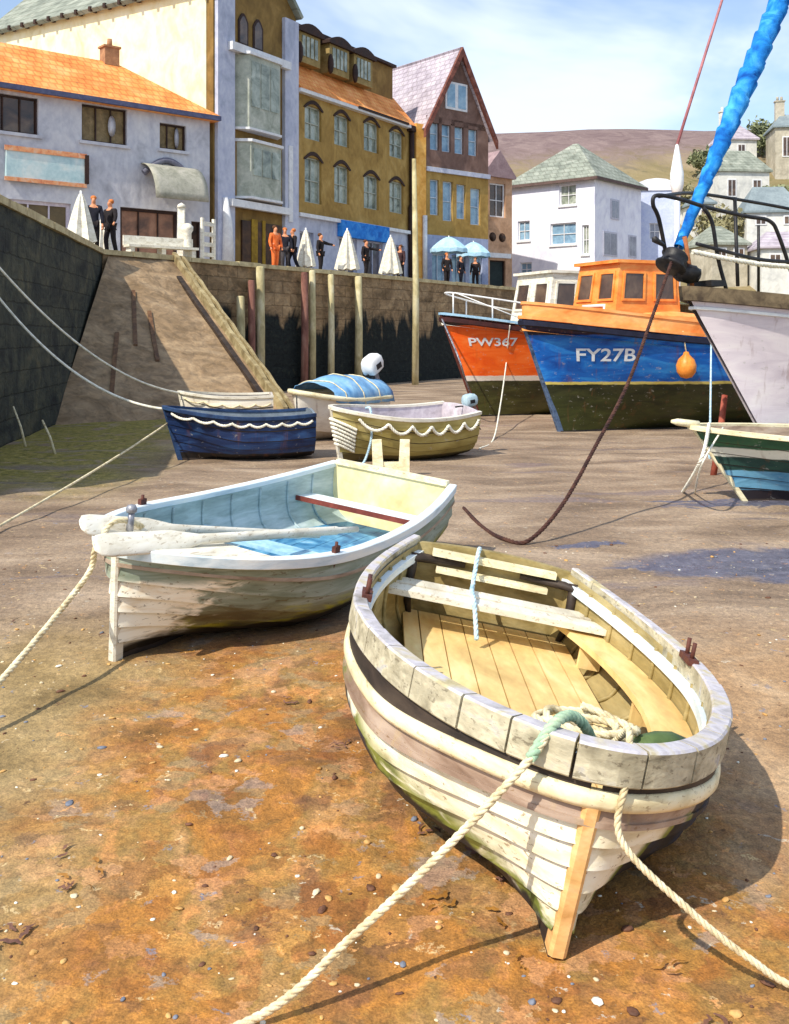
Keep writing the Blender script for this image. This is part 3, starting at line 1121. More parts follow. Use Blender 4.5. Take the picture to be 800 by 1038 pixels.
oar('oar', 'white oar with its blade over the grey green bow, nearer of the pair', inM(.06, -.34, .83), inM(.68, 1.9, .635), .80, .085, .034)
oar('oar', 'white oar lying inboard of its twin over the bow of the grey green boat', inM(-.20, -.18, .875), inM(.18, 2.2, .42), .80, .085, .034)
mb = MB()
mb.tube([inM(-.04, .10, .80), inM(-.04, .10, .94)], .02, 10)
mb.lathe([(0, .0), (.032, .008), (.038, .03), (.028, .055), (0, .062)], inM(-.04, .10, .93), 12)
mb.tube([inM(-.09, .14, .80), inM(-.09, .15, .89)], .016, 8)
o = mb.build('mooring_bitts', M['steel'])
o.parent = mid
o.matrix_parent_inverse = MM.inverted()
# bow rope
mb = MB()
b0 = inM(-.10, -.03, .80)
anc = V((-2.30, 4.75, .02))
pts = [inM(-.09, .28, .80), inM(-.09, .12, .87), inM(-.12, .0, .865), inM(-.14, -.10, .72), inM(-.16, -.13, .55)]
a0 = pts[-1]
pts += [a0.lerp(anc, .35) - V((0, 0, .05)), a0.lerp(anc, .7) - V((0, 0, .05)), anc, anc + V((-.6, -.3, 0))]
laid_rope(mb, spline(pts, 12), .019, .12)
tag(mb.build('mooring_rope', M['tan_rope']), 'twisted cream rope slanting from the grey green bow to the left edge', 'rope')

# a pair of short posts behind the middle boat
mb = MB()
b = gr(392, 484)
for dx, hh in ((-.13, .56), (.26, .56)):
    mb.box(b + V((dx, 0, hh / 2 - .05)), (.17, .12, hh + .1), Matrix.Rotation(.03 if dx > 0 else -.05, 3, 'Y'), taper=.84)
mb.box(b + V((.06, 0, .17)), (.3, .07, .12))
tag(mb.build('timber_post', M['cream']), 'low cream timber cradle post standing between the middle boats', 'post')

# ------------------------------------------------------------------ small boats by the slip
def garland(h, q, n, drop, off=.03, t0=.04, t1=.97, sides=(-1, 1)):
    out = []
    for s_ in sides:
        P = []
        for i in range(n * 8 + 1):
            t = lerp(t0, t1, i / (n * 8))
            d = drop * (1 - (2 * ((i % 8) / 8) - 1) ** 2)
            P.append(h.pt(t, q, s_, off) - V((0, 0, d)))
        out.append(P)
    return out


def open_boat(label, h, x, y, yaw, hullm, innm, rimm, heel=.0, floorm=None, thw=(.45, .72), rim=.03, lap=.014, z0=0.0):
    r = thing('dinghy', label, 'boat')
    Mx = pose(r, x, y, yaw, heel, 0, z0)
    h.outer([0, .2, .36, .52, .68, .84, 1], lap, [0] * 6, 22, 1, .12).build('hull', [hullm, M['dark_wood']], r)
    h.inner(.03, 20).build('inner_planking', innm, r)
    h.transom(.04).build('transom', innm, r)
    h.stem_post(0, 1.02, .06, .05).build('stem_post', rimm, r)
    h.keel_bar(.05, .06).build('keel', M['dark_wood'], r)
    mb = MB()
    mb.sweep(h.rim(50), [(.02, -.04), (rim, -.03), (rim, .02), (-.045, .02), (-.045, -.02)], 0)
    mb.build('gunwale', rimm, r)
    h.floor(.12, .2, .96, .16, .01, 12, .6).build('bottom_boards', floorm or innm, r)
    for t in thw:
        h.thwart(t * h.L, .22, h.hm * .68, .03).build('thwart', innm, r)
    return r, Mx


# navy dinghy
navy = banded_hull('navy_paint', [(0, [(20, 20, 24), (40, 34, 30)]), (.12, [(16, 26, 52), (30, 50, 92), (52, 88, 138)]), (.66, [(12, 18, 40), (26, 44, 84)])], .45)
hN = Hull(L=2.25, B=.60, Bt=.48, hb=.90, hm=.74, hs=.78, tm=.45, ba=2., bb=1.5, rake=.26, p=2.6, q=1.9)
pN = gr(182, 466)
r, MX = open_boat('navy blue dinghy with a looped white rope below its rim, beside the slipway', hN, pN.x, pN.y, R(77), navy, mat('grey_lining', [(104, 116, 128), (140, 150, 160)], 4), mat('dark_blue_rim', [(24, 40, 74), (48, 78, 120)], 4), .03)
mb = MB()
for P in garland(hN, .93, 8, .05):
    laid_rope(mb, P, .022, .14)
mb.build('rope_fender', M['white_rope'], r)
nb = MX @ V((0, -.22, .86))

# little white boat behind it
wh = banded_hull('white_dinghy_paint', [(0, [(120, 108, 84), (150, 136, 106)]), (.2, [(214, 204, 188), (238, 230, 214), (246, 242, 232)])], .5)
hW = Hull(L=1.75, B=.5, Bt=.42, hb=.92, hm=.82, hs=.84, tm=.45, ba=2., bb=1.4, rake=.2, p=2.6, q=1.9)
pW = gr(197, 441)
r, MW = open_boat('small white dinghy half hidden behind the navy dinghy', hW, pW.x - .12, pW.y, R(80), wh, mat('grey_white_lining', [(176, 168, 160), (206, 200, 194)], 4), M['white'], .02)
mb = MB()
for P in garland(hW, .9, 5, .06):
    mb.tube(P, .014, 6)
mb.build('rope_fender', M['tan_rope'], r)
wb = MW @ V((0, -.1, .88))

# cream boat with rope fender
yel = banded_hull('olive_cream_paint', [(0, [(70, 58, 30), (110, 94, 50)]), (.14, [(132, 116, 58), (166, 150, 86), (190, 176, 112)]), (.56, [(150, 132, 66), (186, 170, 104), (210, 196, 140)])], .6)
hC = Hull(L=2.4, B=.70, Bt=.55, hb=.93, hm=.78, hs=.84, tm=.42, ba=2.1, bb=1.5, rake=.22, p=2.6, q=1.8)
pC = gr(345, 469)
r, MC = open_boat('olive cream dinghy with a lavender white inside and a looped white rope fender', hC, pC.x, pC.y, R(58), yel, mat('lavender_lining', [(170, 160, 166), (200, 192, 200), (222, 216, 220)], 3), M['white'], .10, thw=(.38, .7))
mb = MB()
for P in garland(hC, .92, 6, .14, .035, .10, .97):
    laid_rope(mb, P, .026, .16)
mb.build('rope_fender', M['white_rope'], r)
mb = MB()
for k in range(7):                       # pudding fender wound round the bow
    q = .80 - k * .075
    P = [hC.pt(t, q - .10 * t / .1, s_, .035) for s_, t in ((-1, .015), (-1, .002), (1, .002), (1, .02), (1, .06), (1, .10))]
    laid_rope(mb, spline(P, 5), .026, .14)
mb.build('bow_fender', M['white_rope'], r)
mb = MB()
laid_rope(mb, spline([MC @ V((.15, .35, .92)), MC @ V((.33, .32, .95)), MC @ V((.42, .30, .80)), MC @ V((.40, .33, .45)), MC @ V((.44, .2, .1)), gr(362, 473)], 8), .02, .12)
tag(mb.build('rope', M['blue_rope']), 'pale blue rope hanging down the side of the olive cream dinghy', 'rope')


def outboard(root_loc, rz, cowl, tilt, label, s=1.0):
    r = thing('outboard_motor', label, 'outboard motor', root_loc, rz)
    r.rotation_euler = (tilt, 0, rz)
    r.scale = (s, s, s)
    mb = MB()
    rows = []
    for z, w, d, oy in ((.0, .10, .13, 0), (.05, .145, .2, .02), (.16, .155, .225, .03), (.27, .145, .21, .03), (.34, .11, .16, .02), (.365, .05, .08, .01)):
        rows.append([V((w * (abs(math.cos(a)) ** .4) * (1 if math.cos(a) > 0 else -1), oy + d * (abs(math.sin(a)) ** .4) * (1 if math.sin(a) > 0 else -1), z)) for a in [2 * math.pi * k / 18 for k in range(18)]])
    mb.grid(rows, 0, True, True)
    mb.face(range(17, -1, -1)); e = len(mb.v) - 18; mb.face(range(e, e + 18))
    c = mb.build('cowl', cowl, r)
    mb = MB()
    mb.bx(-.10, .10, .236, .262, .12, .22); mb.bx(-.165, .165, -.06, .10, .10, .20)
    mb.build('cowl_vent', M['black_steel'], c)
    mb = MB()
    mb.box((0, .02, -.2), (.09, .13, .42)); mb.box((0, .02, -.44), (.16, .26, .02)); mb.box((0, .03, -.58), (.06, .12, .28), taper=1.2)
    mb.lathe([(0, -.16), (.05, -.1), (.055, .05), (.03, .14), (0, .15)], (0, .02, -.66), 10, 0, (0, 1, 0))
    mb.build('shaft', M['steel'], r)
    mb = MB()
    for k in range(3):
        a = k * 2.094
        mb.box((.09 * math.cos(a), .17, -.66 + .09 * math.sin(a)), (.14, .012, .07), Matrix.Rotation(-a, 3, 'Y') @ Matrix.Rotation(.5, 3, 'X'))
    mb.build('propeller', M['black_steel'], r)
    mb = MB()
    mb.bx(-.08, .08, -.16, -.10, -.22, .02); mb.tube([(0, -.1, .03), (0, -.32, .07), (0, -.48, .08)], [.022, .02, .026], 8)
    mb.build('tiller', M['black_steel'], r)
    return r


tr = MC @ V((0.1, 2.50, .86))
outboard(tr, R(-58) + math.pi * 0, mat('pale_blue_cowl', [(150, 178, 190), (186, 206, 214)], 4, rough=.4), 0.15, 'small outboard motor with a pale blue cowl on the olive cream dinghy', .62)

# covered tender with white outboard
hT = Hull(L=2.3, B=.62, Bt=.56, hb=1.0, hm=.86, hs=.86, tm=.4, ba=2.2, bb=1.5, rake=.2, p=2.8, q=1.8)
pT = gr(303, 448)
twh = banded_hull('tender_paint', [(0, [(150, 138, 120), (176, 164, 146)]), (.2, [(206, 196, 182), (232, 224, 210), (244, 240, 230)])], .5)
tender = thing('dinghy', 'white dinghy under a blue tarpaulin between the navy and olive cream dinghies', 'boat')
MT = pose(tender, pT.x, pT.y, R(33), .10)
hT.outer([0, .3, .6, 1], .012, [0] * 3, 20).build('hull', twh, tender)
hT.transom(.04).build('transom', twh, tender)
hT.keel_bar(.05, .06).build('keel', M['dark_wood'], tender)
mb = MB()
mb.sweep(hT.rim(40), [(.0, -.06), (.05, -.04), (.06, 0), (.05, .04), (0, .05)], 0, True)
mb.build('rubbing_tube', M['cream'], tender)
mb = MB()
rows = []
for i in range(25):
    t = lerp(.16, 1.03, i / 24)
    tt = min(t, 1)
    b = hT.base(tt, 1).x + .075
    z = hT.sheer(tt)
    row = []
    for k in range(17):
        a = -1 + 2 * k / 16
        bulge = (1 - abs(a) ** 2.4) * (.16 + .20 * sm(.15, .5, t) * (1 - .4 * sm(.6, 1, t))) + .03 * noise.noise(V((a * 3, t * 9, 2)))
        drop = -.14 * sm(.86, 1.0, abs(a)) - .03 * noise.noise(V((t * 12, a, 0))) * sm(.8, 1, abs(a))
        row.append(V((a * b, t * hT.L, z + .06 + bulge + drop)))
    rows.append(row)
mb.grid(rows, 0, True)
tp = mb.build('tarpaulin', M['tarp_blue'], tender)
sol = tp.modifiers.new('thick', 'SOLIDIFY'); sol.thickness = .012
mb = MB()
for t in (.3, .55, .8):
    i = int((t - .16) / .87 * 24)
    mb.tube([p + V((0, 0, .014)) for p in rows[i]], .012, 6)
mb.build('lashing', M['tan_rope'], tender)
op = MT @ V((0.05, 2.36, 1.30))
outboard(op, R(-33), M['white_plastic'], .42, 'white outboard motor tilted up behind the blue tarpaulin', 1.12)

# ------------------------------------------------------------------ fishing boats
def decked(name, label, h, x, y, yaw, mats_strakes, strakes, hullmats, heel=0.0, z0=0.0):
    r = thing(name, label, 'fishing boat')
    Mx = pose(r, x, y, yaw, heel, 0, z0)
    h.outer(strakes, 0, mats_strakes, 30).build('hull', hullmats, r)
    return r, Mx


def deck(h, drop, m, r, name='deck'):
    mb = MB()
    T = h.ts(24)
    rows = [[], [], []]
    for t in T:
        p = h.base(t, 1)
        rows[0].append(V((-p.x * .97, p.y, p.z - drop))); rows[1].append(V((0, p.y, p.z - drop + .05))); rows[2].append(V((p.x * .97, p.y, p.z - drop)))
    mb.grid(rows, 0, True)
    return mb.build(name, m, r)


def lettering(h, body, size, t0, z, side, m, r, label=None, slope=0.0):
    vs, fs = text_mesh(body, size)
    mb = MB()
    for v in vs:
        # text x runs from the stem aft on the side seen, y is height
        tt = t0 + v.x / h.L
        zz = z + v.y + slope * v.x
        lo, hi = 0.0, 1.0
        for _ in range(20):
            q = (lo + hi) / 2
            if h.base(tt, q).z < zz:
                lo = q
            else:
                hi = q
        mb.v.append(h.pt(tt, lo, side, .014))
    for f in fs:
        mb.face(f)
    o = mb.build('registration_lettering', m, r, False)
    if label:
        o['label'] = label
    return o


def cabin(name, r, y0, y1, hw, z0, z1, rake, m, winm, taper=.9, roofm=None, wins=(2, 2), framem=None, over=.08, wz=(.34, .86)):
    "wheelhouse: y0 is the front; walls lean in; each window is a framed pane"
    def c(fx, fy, fz):
        w = lerp(hw, hw * taper, fz)
        ya = lerp(y0, y0 + rake, fz)
        return V((lerp(-w, w, fx), lerp(ya, y1, fy), lerp(z0, z1, fz)))
    mb = MB()
    rows = [[c(a, b, f) for a, b in ((0, 0), (1, 0), (1, 1), (0, 1))] for f in (0, .33, 1)]
    mb.grid(rows, 0, False, True)
    wall = mb.build(name, m, r)
    mb = MB()
    o = over
    P = [c(0, 0, 1) + V((-o, -o * 1.4, .002)), c(1, 0, 1) + V((o, -o * 1.4, .002)), c(1, 1, 1) + V((o, o, .002)), c(0, 1, 1) + V((-o, o, .002))]
    mb.prism(P, (0, 0, .07))
    mb.build('roof', roofm or m, wall)
    faces = []
    n = wins[0]
    for i in range(n):
        a, b = (i + .14) / n, (i + .86) / n
        faces.append([c(a, 0, wz[0]), c(b, 0, wz[0]), c(b, 0, wz[1]), c(a, 0, wz[1])])
    n = wins[1]
    for fx in (0, 1):
        for i in range(n):
            a, b = (i + .14) / n, (i + .86) / n
            faces.append([c(fx, a, wz[0]), c(fx, b, wz[0]), c(fx, b, wz[1]), c(fx, a, wz[1])])
    cen = c(.5, .5, .5)
    for q in faces:
        nrm = (q[1] - q[0]).cross(q[3] - q[0]).normalized()
        m0 = sum(q, V()) / 4
        if nrm.dot(m0 - cen) < 0:
            nrm = -nrm
        mb = MB()
        for i in range(4):
            a, b = q[i], q[(i + 1) % 4]
            ia, ib = a.lerp(m0, .16), b.lerp(m0, .16)
            mb.prism([a, b, ib, ia], nrm * .035)
        fr = mb.build('window', framem or m, wall)
        mb = MB()
        mb.prism([p.lerp(m0, .14) for p in q], nrm * .012)
        mb.build('pane', winm, fr)
    return wall, c


# blue fishing boat
blue = banded_hull('blue_topside_paint', [(0, [(20, 26, 18), (38, 42, 24), (62, 62, 36)]), (1.03, [(196, 176, 84), (222, 206, 120)]), (1.09, [(10, 70, 150), (18, 100, 186), (50, 140, 214)]), (2.10, [(14, 20, 46), (24, 34, 70)])], .4, (.4, 1.15, (70, 76, 34)))
hB = Hull(L=8.4, B=1.45, Bt=1.1, hb=2.45, hm=1.98, hs=1.98, tm=.42, ba=2.0, bb=1.5, rake=.95, p=2.2, q=1.5, e=.45, kr=.3, keel=.05)
pB = gr(567, 438)
bb, MB_ = decked('fishing_boat', 'blue fishing boat with an orange wheelhouse and black bottom, FY27B on its bow', hB, pB.x, pB.y, R(66), [0, 0, 0, 0], [0, .35, .6, .85, 1], [blue])
hB.transom(.06).build('transom', blue, bb)
hB.keel_bar(.14, .16).build('keel', M['black_steel'], bb)
hB.stem_post(0, 1.0, .12, .08, 18).build('stem_post', mat('dark_stem', [(20, 30, 56), (90, 110, 140), (40, 60, 90)], 5), bb)
deck(hB, .25, M['deck_orange'], bb)
mb = MB()
mb.sweep(hB.rim(60, .97, .01), [(0, -.07), (.06, -.05), (.06, .05), (0, .07)], 0)
mb.build('rubbing_rail', mat('dark_navy_rail', [(16, 18, 36), (34, 36, 58)], 5), bb)
mb = MB()
mb.sweep(hB.rim(60, 1.0, -.02), [(.06, 0), (.06, .07), (-.06, .07), (-.06, 0)], 0)
mb.build('capping_rail', M['deck_orange'], bb)
# bulwark and raised orange casing
mb = MB()
path = hB.rim(60, 1.0, -.05)[6:-6]
mb.sweep(path, [(0, .05), (0, .30), (-.05, .30), (-.05, .05)], 0)
bw = mb.build('bulwark', M['deck_orange'], bb)
mb = MB()
mb.sweep([p for p in path], [(.03, .30), (.03, .36), (-.08, .36), (-.08, .30)], 0)
mb.build('bulwark_cap', M['deck_orange'], bw)
mb = MB()
T = [.09, .14, .2, .28, .36, .46, .58, .7]
rows = []
for t in T:
    w = hB.base(t, 1).x - .16
    z0 = hB.sheer(t) - .25; z1 = 2.50 + .12 * sm(.09, .25, t) - .55 * sm(.3, .58, t)
    rows.append([V((-w, t * hB.L, z0)), V((-w * .94, t * hB.L, z1 - .1)), V((-w * .8, t * hB.L, z1)), V((0, t * hB.L, z1 + .06)), V((w * .8, t * hB.L, z1)), V((w * .94, t * hB.L, z1 - .1)), V((w, t * hB.L, z0))])
mb.grid(rows, 0, False)
mb.face(range(0, 7)); e = len(mb.v) - 7; mb.face(range(e + 6, e - 1, -1))
mb.build('casing', M['deck_orange'], bb)
w_, c_ = cabin('wheelhouse', bb, .85, 2.6, .84, 2.42, 3.66, .2, M['orange_paint'], M['glass_dark'], .9, M['orange_paint'], (2, 2), M['orange_paint'], wz=(.34, .86))
lettering(hB, 'FY27B', .38, .072, 1.56, 1, M['letter'], bb)
# orange buoy fender, hung on the side
fp = MB_ @ (hB.pt(.295, .78, 1, .2))
fb = thing('buoy', 'round orange buoy hanging on the blue hull', 'buoy', fp)
mb = MB()
mb.lathe([(0, -.26), (.12, -.23), (.2, -.12), (.215, .02), (.17, .15), (.07, .25), (.05, .31), (0, .32)], (0, 0, 0), 16)
mb.build('float', mat('orange_buoy', [(216, 120, 40), (240, 160, 70)], 5, rough=.4), fb)
mb = MB()
mb.tube([(0, 0, .3), (-.05, .08, .75)], .015, 6)
mb.build('lanyard', M['tan_rope'], fb)
# mast with white radome and a whip aerial
mb = MB()
mp = V((.35, 4.4, 3.9))
mb.tube([V((.35, 2.9, 2.5)), V((.35, 2.9, 5.9))], [.06, .045], 10)
mast = mb.build('aerial_mast', M['white_plastic'], bb)
mb = MB()
mb.lathe([(0, 0), (.09, .05), (.15, .3), (.15, .55), (.08, .95), (.03, 1.2), (0, 1.22)], (.35, 2.9, 5.2), 14)
mb.build('radome', M['white_plastic'], mast)
mb = MB()
tip = MB_.inverted() @ at(760, -90, 24.6)
st = V((.33, 2.9, 6.35))
mb.tube([st, st.lerp(tip, .33), st.lerp(tip, .66), tip], [.035, .033, .03, .022], 8)
mb.build('whip_aerial', mat('faded_red', [(150, 90, 96), (184, 116, 118)], 3, rough=.5), mast)
# deck clutter
mb = MB()
mb.tube([(-.4, .9, 2.3), (-.4, .9, 2.75), (.4, .9, 2.75), (.4, .9, 2.3)], .04, 8)
mb.build('mooring_post', M['white_plastic'], bb)

# red boat behind
redm = banded_hull('red_orange_topside_paint', [(0, [(30, 32, 20), (52, 52, 30), (86, 84, 48)]), (.92, [(214, 200, 186), (240, 230, 218)]), (1.05, [(232, 84, 18), (246, 106, 30), (250, 130, 60)]), (2.34, [(40, 18, 20), (70, 28, 26)])], .4, (.4, 1.0, (88, 88, 44)), .15)
hR = Hull(L=7.4, B=1.35, Bt=1.05, hb=2.62, hm=2.1, hs=2.1, tm=.42, ba=2.0, bb=1.5, rake=1.05, p=2.2, q=1.5, e=.45, kr=.3, keel=.05)
pR = gr(484, 422)
rb_, MR = decked('fishing_boat', 'orange red fishing boat with a small white wheelhouse, PW367 on its bow', hR, pR.x, pR.y, R(66), [0, 0, 0, 0], [0, .35, .6, .85, 1], [redm])
hR.transom(.06).build('transom', redm, rb_)
hR.keel_bar(.14, .16).build('keel', M['black_steel'], rb_)
hR.stem_post(0, 1.0, .12, .08, 18).build('stem_post', mat('dark_red_stem', [(70, 34, 30), (120, 60, 48)], 5), rb_)
deck(hR, .25, M['white'], rb_)
mb = MB()
mb.sweep(hR.rim(60, .96, .01), [(0, -.07), (.06, -.05), (.06, .05), (0, .07)], 0)
mb.build('rubbing_rail', mat('dark_red_rail', [(44, 20, 22), (72, 34, 32)], 5), rb_)
mb = MB()
mb.sweep(hR.rim(60, 1.0, -.02), [(.06, 0), (.06, .06), (-.06, .06), (-.06, 0)], 0)
mb.build('capping_rail', mat('pale_blue_rail', [(130, 170, 200), (170, 204, 224)], 5), rb_)
cabin('wheelhouse', rb_, 1.5, 4.3, .98, 2.2, 3.72, .25, M['white'], M['glass_dark'], .9, M['white'], (2, 3), M['white'], wz=(.36, .86))
lettering(hR, 'PW367', .29, .035, 1.84, 1, M['letter'], rb_)
mb = MB()
zr = 3.15
P = [hR.base(t, 1, s_) + V((-s_ * .1, 0, .6 - .25 * t)) for s_, t in ((-1, .3), (-1, .18), (-1, .08), (-1, .02), (1, .02), (1, .08), (1, .18), (1, .3))]
mb.tube(spline(P, 5), .022, 7)
for s_, t in ((-1, .3), (-1, .1), (1, .02), (1, .1), (1, .2), (1, .3)):
    b = hR.base(t, 1, s_) + V((-s_ * .1, 0, 0))
    mb.tube([b, b + V((0, 0, .6 - .25 * t))], .02, 6)
b = hR.base(.02, 1, 1)
mb.tube([b + V((0, 0, .6)), hR.base(.2, 1, 1) + V((0, 0, .05))], .014, 6)
mb.build('bow_rail', M['white_plastic'], rb_)
mb = MB()
rg = random.Random(5)
for k in range(9):
    mb.blob(MR @ V((rg.uniform(.1, .6), rg.uniform(1.0, 1.9), 2.26 + rg.uniform(0, .12))), (.2, .24, .12), None, k, .5)
tag(mb.build('net_heap', mat('light_blue_net', [(110, 160, 200), (160, 198, 224), (206, 224, 234)], 9, rough=.9, bump=.9, bdist=.03)), 'heap of light blue net on the foredeck of the orange red boat', 'net')

# ------------------------------------------------------------------ pale yacht at the right edge
pale = banded_hull('pale_mauve_topside_paint', [(0, [(60, 48, 40), (96, 84, 66)]), (.62, [(206, 194, 202), (226, 215, 220), (236, 228, 228)])], .45)
hY = Hull(L=9.0, B=1.45, Bt=.8, hb=2.62, hm=2.1, hs=2.0, tm=.5, ba=2.0, bb=1.35, rake=1.75, p=2.2, q=1.6, e=.55, kr=.9, keel=.04)
yacht = thing('yacht', 'pale mauve yacht with a black bow rail and blue furled sail at the right', 'yacht')
MY = pose(yacht, 5.5, 14.6, R(66), -.02, 0, .10)
hY.outer([0, .4, .7, 1], 0, [0, 0, 0], 30).build('hull', pale, yacht)
hY.transom(.06).build('transom', pale, yacht)
deck(hY, .02, M['olive_wood'], yacht)
mb = MB()
mb.sweep(hY.rim(60, .905, .004), [(0, -.025), (.03, -.015), (.03, .02), (0, .03)], 0)
mb.build('white_rail', M['white_plastic'], yacht)
mb = MB()
mb.sweep(hY.rim(60, .99, .0), [(-.02, -.13), (.03, -.12), (.045, .07), (-.05, .07)], 0)
mb.build('toe_rail', mat('dark_olive_rail', [(64, 52, 40), (100, 86, 66), (124, 108, 84)], 5), yacht)
mb = MB()
rows = []
for i in range(13):
    t = lerp(.2, .75, i / 12)
    y_ = t * 9.0
    rows.append([V((-.16, y_, .3 + .15)), V((-.05, y_, -.08)), V((.05, y_, -.08)), V((.16, y_, .3 + .15))])
mb.grid(rows, 0, False, True)
mb.face(range(0, 4)); e = len(mb.v) - 4; mb.face(range(e, e + 4))
mb.build('keel', M['black_steel'], yacht)
bowY = lambda x, y, z: V((x, y, z))
zb = 2.62
mb = MB()
Yi = MY.inverted()


def yat(px, py, d):
    return Yi @ at(px, py, d)


dB = 13.9
mb.tube(spline([yat(676, 262, 14.0), yat(668, 222, 13.75), yat(662, 207, 13.6), yat(666, 198, 13.6), yat(690, 202, 13.7), yat(716, 210, 14.0), yat(755, 219, 14.3), yat(780, 224, 14.5), yat(790, 240, 14.6), yat(806, 288, 14.9)], 7), .028, 9)
mb.tube(spline([yat(713, 210, 13.9), yat(722, 226, 14.0), yat(728, 262, 14.1), yat(737, 296, 14.2)], 6), .027, 8)
mb.tube(spline([yat(706, 247, 13.9), yat(740, 256, 14.1), yat(770, 263, 14.4), yat(806, 266, 14.8)], 5), .026, 8)
mb.tube([yat(769, 228, 14.4), yat(769, 300, 14.5)], .020, 8)
# far side of the rail
mb.tube(spline([yat(668, 199, 13.6), yat(705, 196, 15.2), yat(770, 206, 16.2), yat(812, 214, 16.6)], 6), .026, 8)
mb.tube([yat(745, 202, 15.8), yat(748, 290, 15.6)], .028, 8)
mb.build('bow_rail', M['black_steel'], yacht)
mb = MB()
laid_rope(mb, [yat(702, 255, 13.88), yat(740, 263, 14.05), yat(770, 268, 14.3), yat(806, 271, 14.7)], .035, .2)
mb.build('guard_line', M['white_rope'], yacht)
# furled foresail on its stay
mb = MB()
s0, s1 = at(679, 272, 13.9), at(796, -12, 15.6)
dirS = (s1 - s0).normalized()
s2 = s0 + dirS * 11.0
N = 240
rows = []
up = dirS.orthogonal().normalized(); sd = dirS.cross(up)
for i in range(N + 1):
    L = .35 + (10.4 - .35) * i / N
    c = s0 + dirS * L
    base = .07 + .085 * sm(.2, 3.6, L) - .05 * sm(6, 10.4, L)
    row = []
    for k in range(20):
        a = 2 * math.pi * k / 20
        w = ((a / (2 * math.pi) + L / .36) % 1.0)
        r_ = base * (.78 + .30 * w ** .7)
        row.append(Yi @ (c + (up * math.cos(a) + sd * math.sin(a)) * r_))
    rows.append(row)
mb.grid(rows, 0, True, True)
mb.build('furled_sail', mat('blue_sailcloth', [(14, 70, 150), (36, 126, 204), (80, 168, 228)], 4, rough=.95, spec=.15, bump=.7, bdist=.03, bscale=7), yacht)
mb = MB()
mb.tube([Yi @ (s0 - dirS * .5), Yi @ s2], .012, 6)
mb.build('forestay', M['steel'], yacht)
mb = MB()
top = Yi @ s2
mb.tube([V((0, top.y + .05, 2.4)), V((0, top.y + .05, top.z))], [.085, .07], 12)
mb.build('mast', M['steel'], yacht)
mb = MB()
fd = Yi @ (s0 + dirS * .02)
fq = Yi.to_3x3() @ dirS
mb.lathe([(0, -.12), (.20, -.11), (.215, -.08), (.17, -.05), (.15, .04), (.185, .09), (.15, .13), (.06, .17), (0, .18)], fd + fq * .10, 18, 0, fq)
mb.blob(fd + V((-.02, .10, .06)), (.16, .20, .15), None, 4, .4)
mb.build('furling_drum', M['black_steel'], yacht)
mb = MB()
mb.tube([yat(672, 248, 13.7), yat(664, 243, 13.5), yat(663, 240, 13.5)], [.03, .045, .03], 8)
mb.build('fairlead', M['black_steel'], yacht)
mb = MB()
mb.tube([yat(690, 285, 14.0), yat(683, 262, 13.95)], .03, 8)
mb.blob(yat(697, 277, 14.1), (.16, .22, .14), None, 9, .4)
mb.build('windlass', M['black_steel'], yacht)
mb = MB()
mb.box(yat(716, 288, 14.3), (.5, .25, .08))
mb.build('anchor_roller', M['black_steel'], yacht)
mb = MB()
mb.tube([yat(694, 240, 13.95), yat(699, 270, 14.1), yat(702, 292, 14.2)], .03, 8)
mb.build('rail_stanchion', mat('orange_brown_metal', [(150, 88, 52), (184, 120, 80)], 6), yacht)
for s_ in (1,):
    mb = MB()
    p = hY.pt(.30, .55, 1)
    mb.tube([p + V((.12, .2, .6)), V((p.x + .25, p.y + .2, -.1))], [.06, .07], 9)
    mb.box((p.x + .25, p.y + .2, -.06), (.3, .3, .04))
    mb.build('beaching_leg', M['rust_steel'], yacht)
p = gr(727, 431)
mb = MB()
q0 = at(722, 430, 15.5); q0.z = 0
mb.tube([q0 + V((0, 0, -.1)), q0 + V((.12, 0, .62)), q0 + V((.22, .1, 1.2))], [.05, .05, .045], 8)
tag(mb.build('timber_prop', mat('red_prop', [(140, 66, 52), (176, 96, 76)], 5)), 'thin red brown prop leaning under the pale mauve hull', 'prop')

# ------------------------------------------------------------------ green boat
grn = banded_hull('green_hull_paint', [(0, [(30, 26, 30), (50, 42, 46)]), (.14, [(60, 120, 160), (110, 164, 192), (40, 84, 110)]), (.40, [(18, 44, 42), (34, 66, 60), (50, 84, 70)]), (.58, [(206, 206, 190), (232, 230, 214)]), (.70, [(26, 60, 46), (46, 88, 62), (72, 116, 74)])], .5)
hG = Hull(L=4.2, B=.8, Bt=.6, hb=.96, hm=.80, hs=.86, tm=.45, ba=2., bb=1.5, rake=.70, p=2.4, q=1.8)
pG = gr(754, 508)
r, MG = open_boat('green boat with a cream gunwale and white and blue bands at the right edge', hG, pG.x, pG.y, R(84), grn, M['taupe'], M['cream'], .06, thw=(.5, .75), rim=.05)
mb = MB()
mb.tube([MG @ V((0, -.62, .98)), MG @ V((.02, -.9, 1.02)), MG @ V((.02, -.98, 1.03))], [.05, .045, .02], 8)
o = mb.build('bow_spur', M['cream'], r); o.matrix_parent_inverse = MG.inverted()

# ------------------------------------------------------------------ ropes and chains
def line(pts, rad, m, label, name='mooring_line', laid=False, cat='rope'):
    mb = MB()
    if laid:
        laid_rope(mb, pts, rad)
    else:
        mb.tube(pts, rad, 7)
    return tag(mb.build(name, m), label, cat)


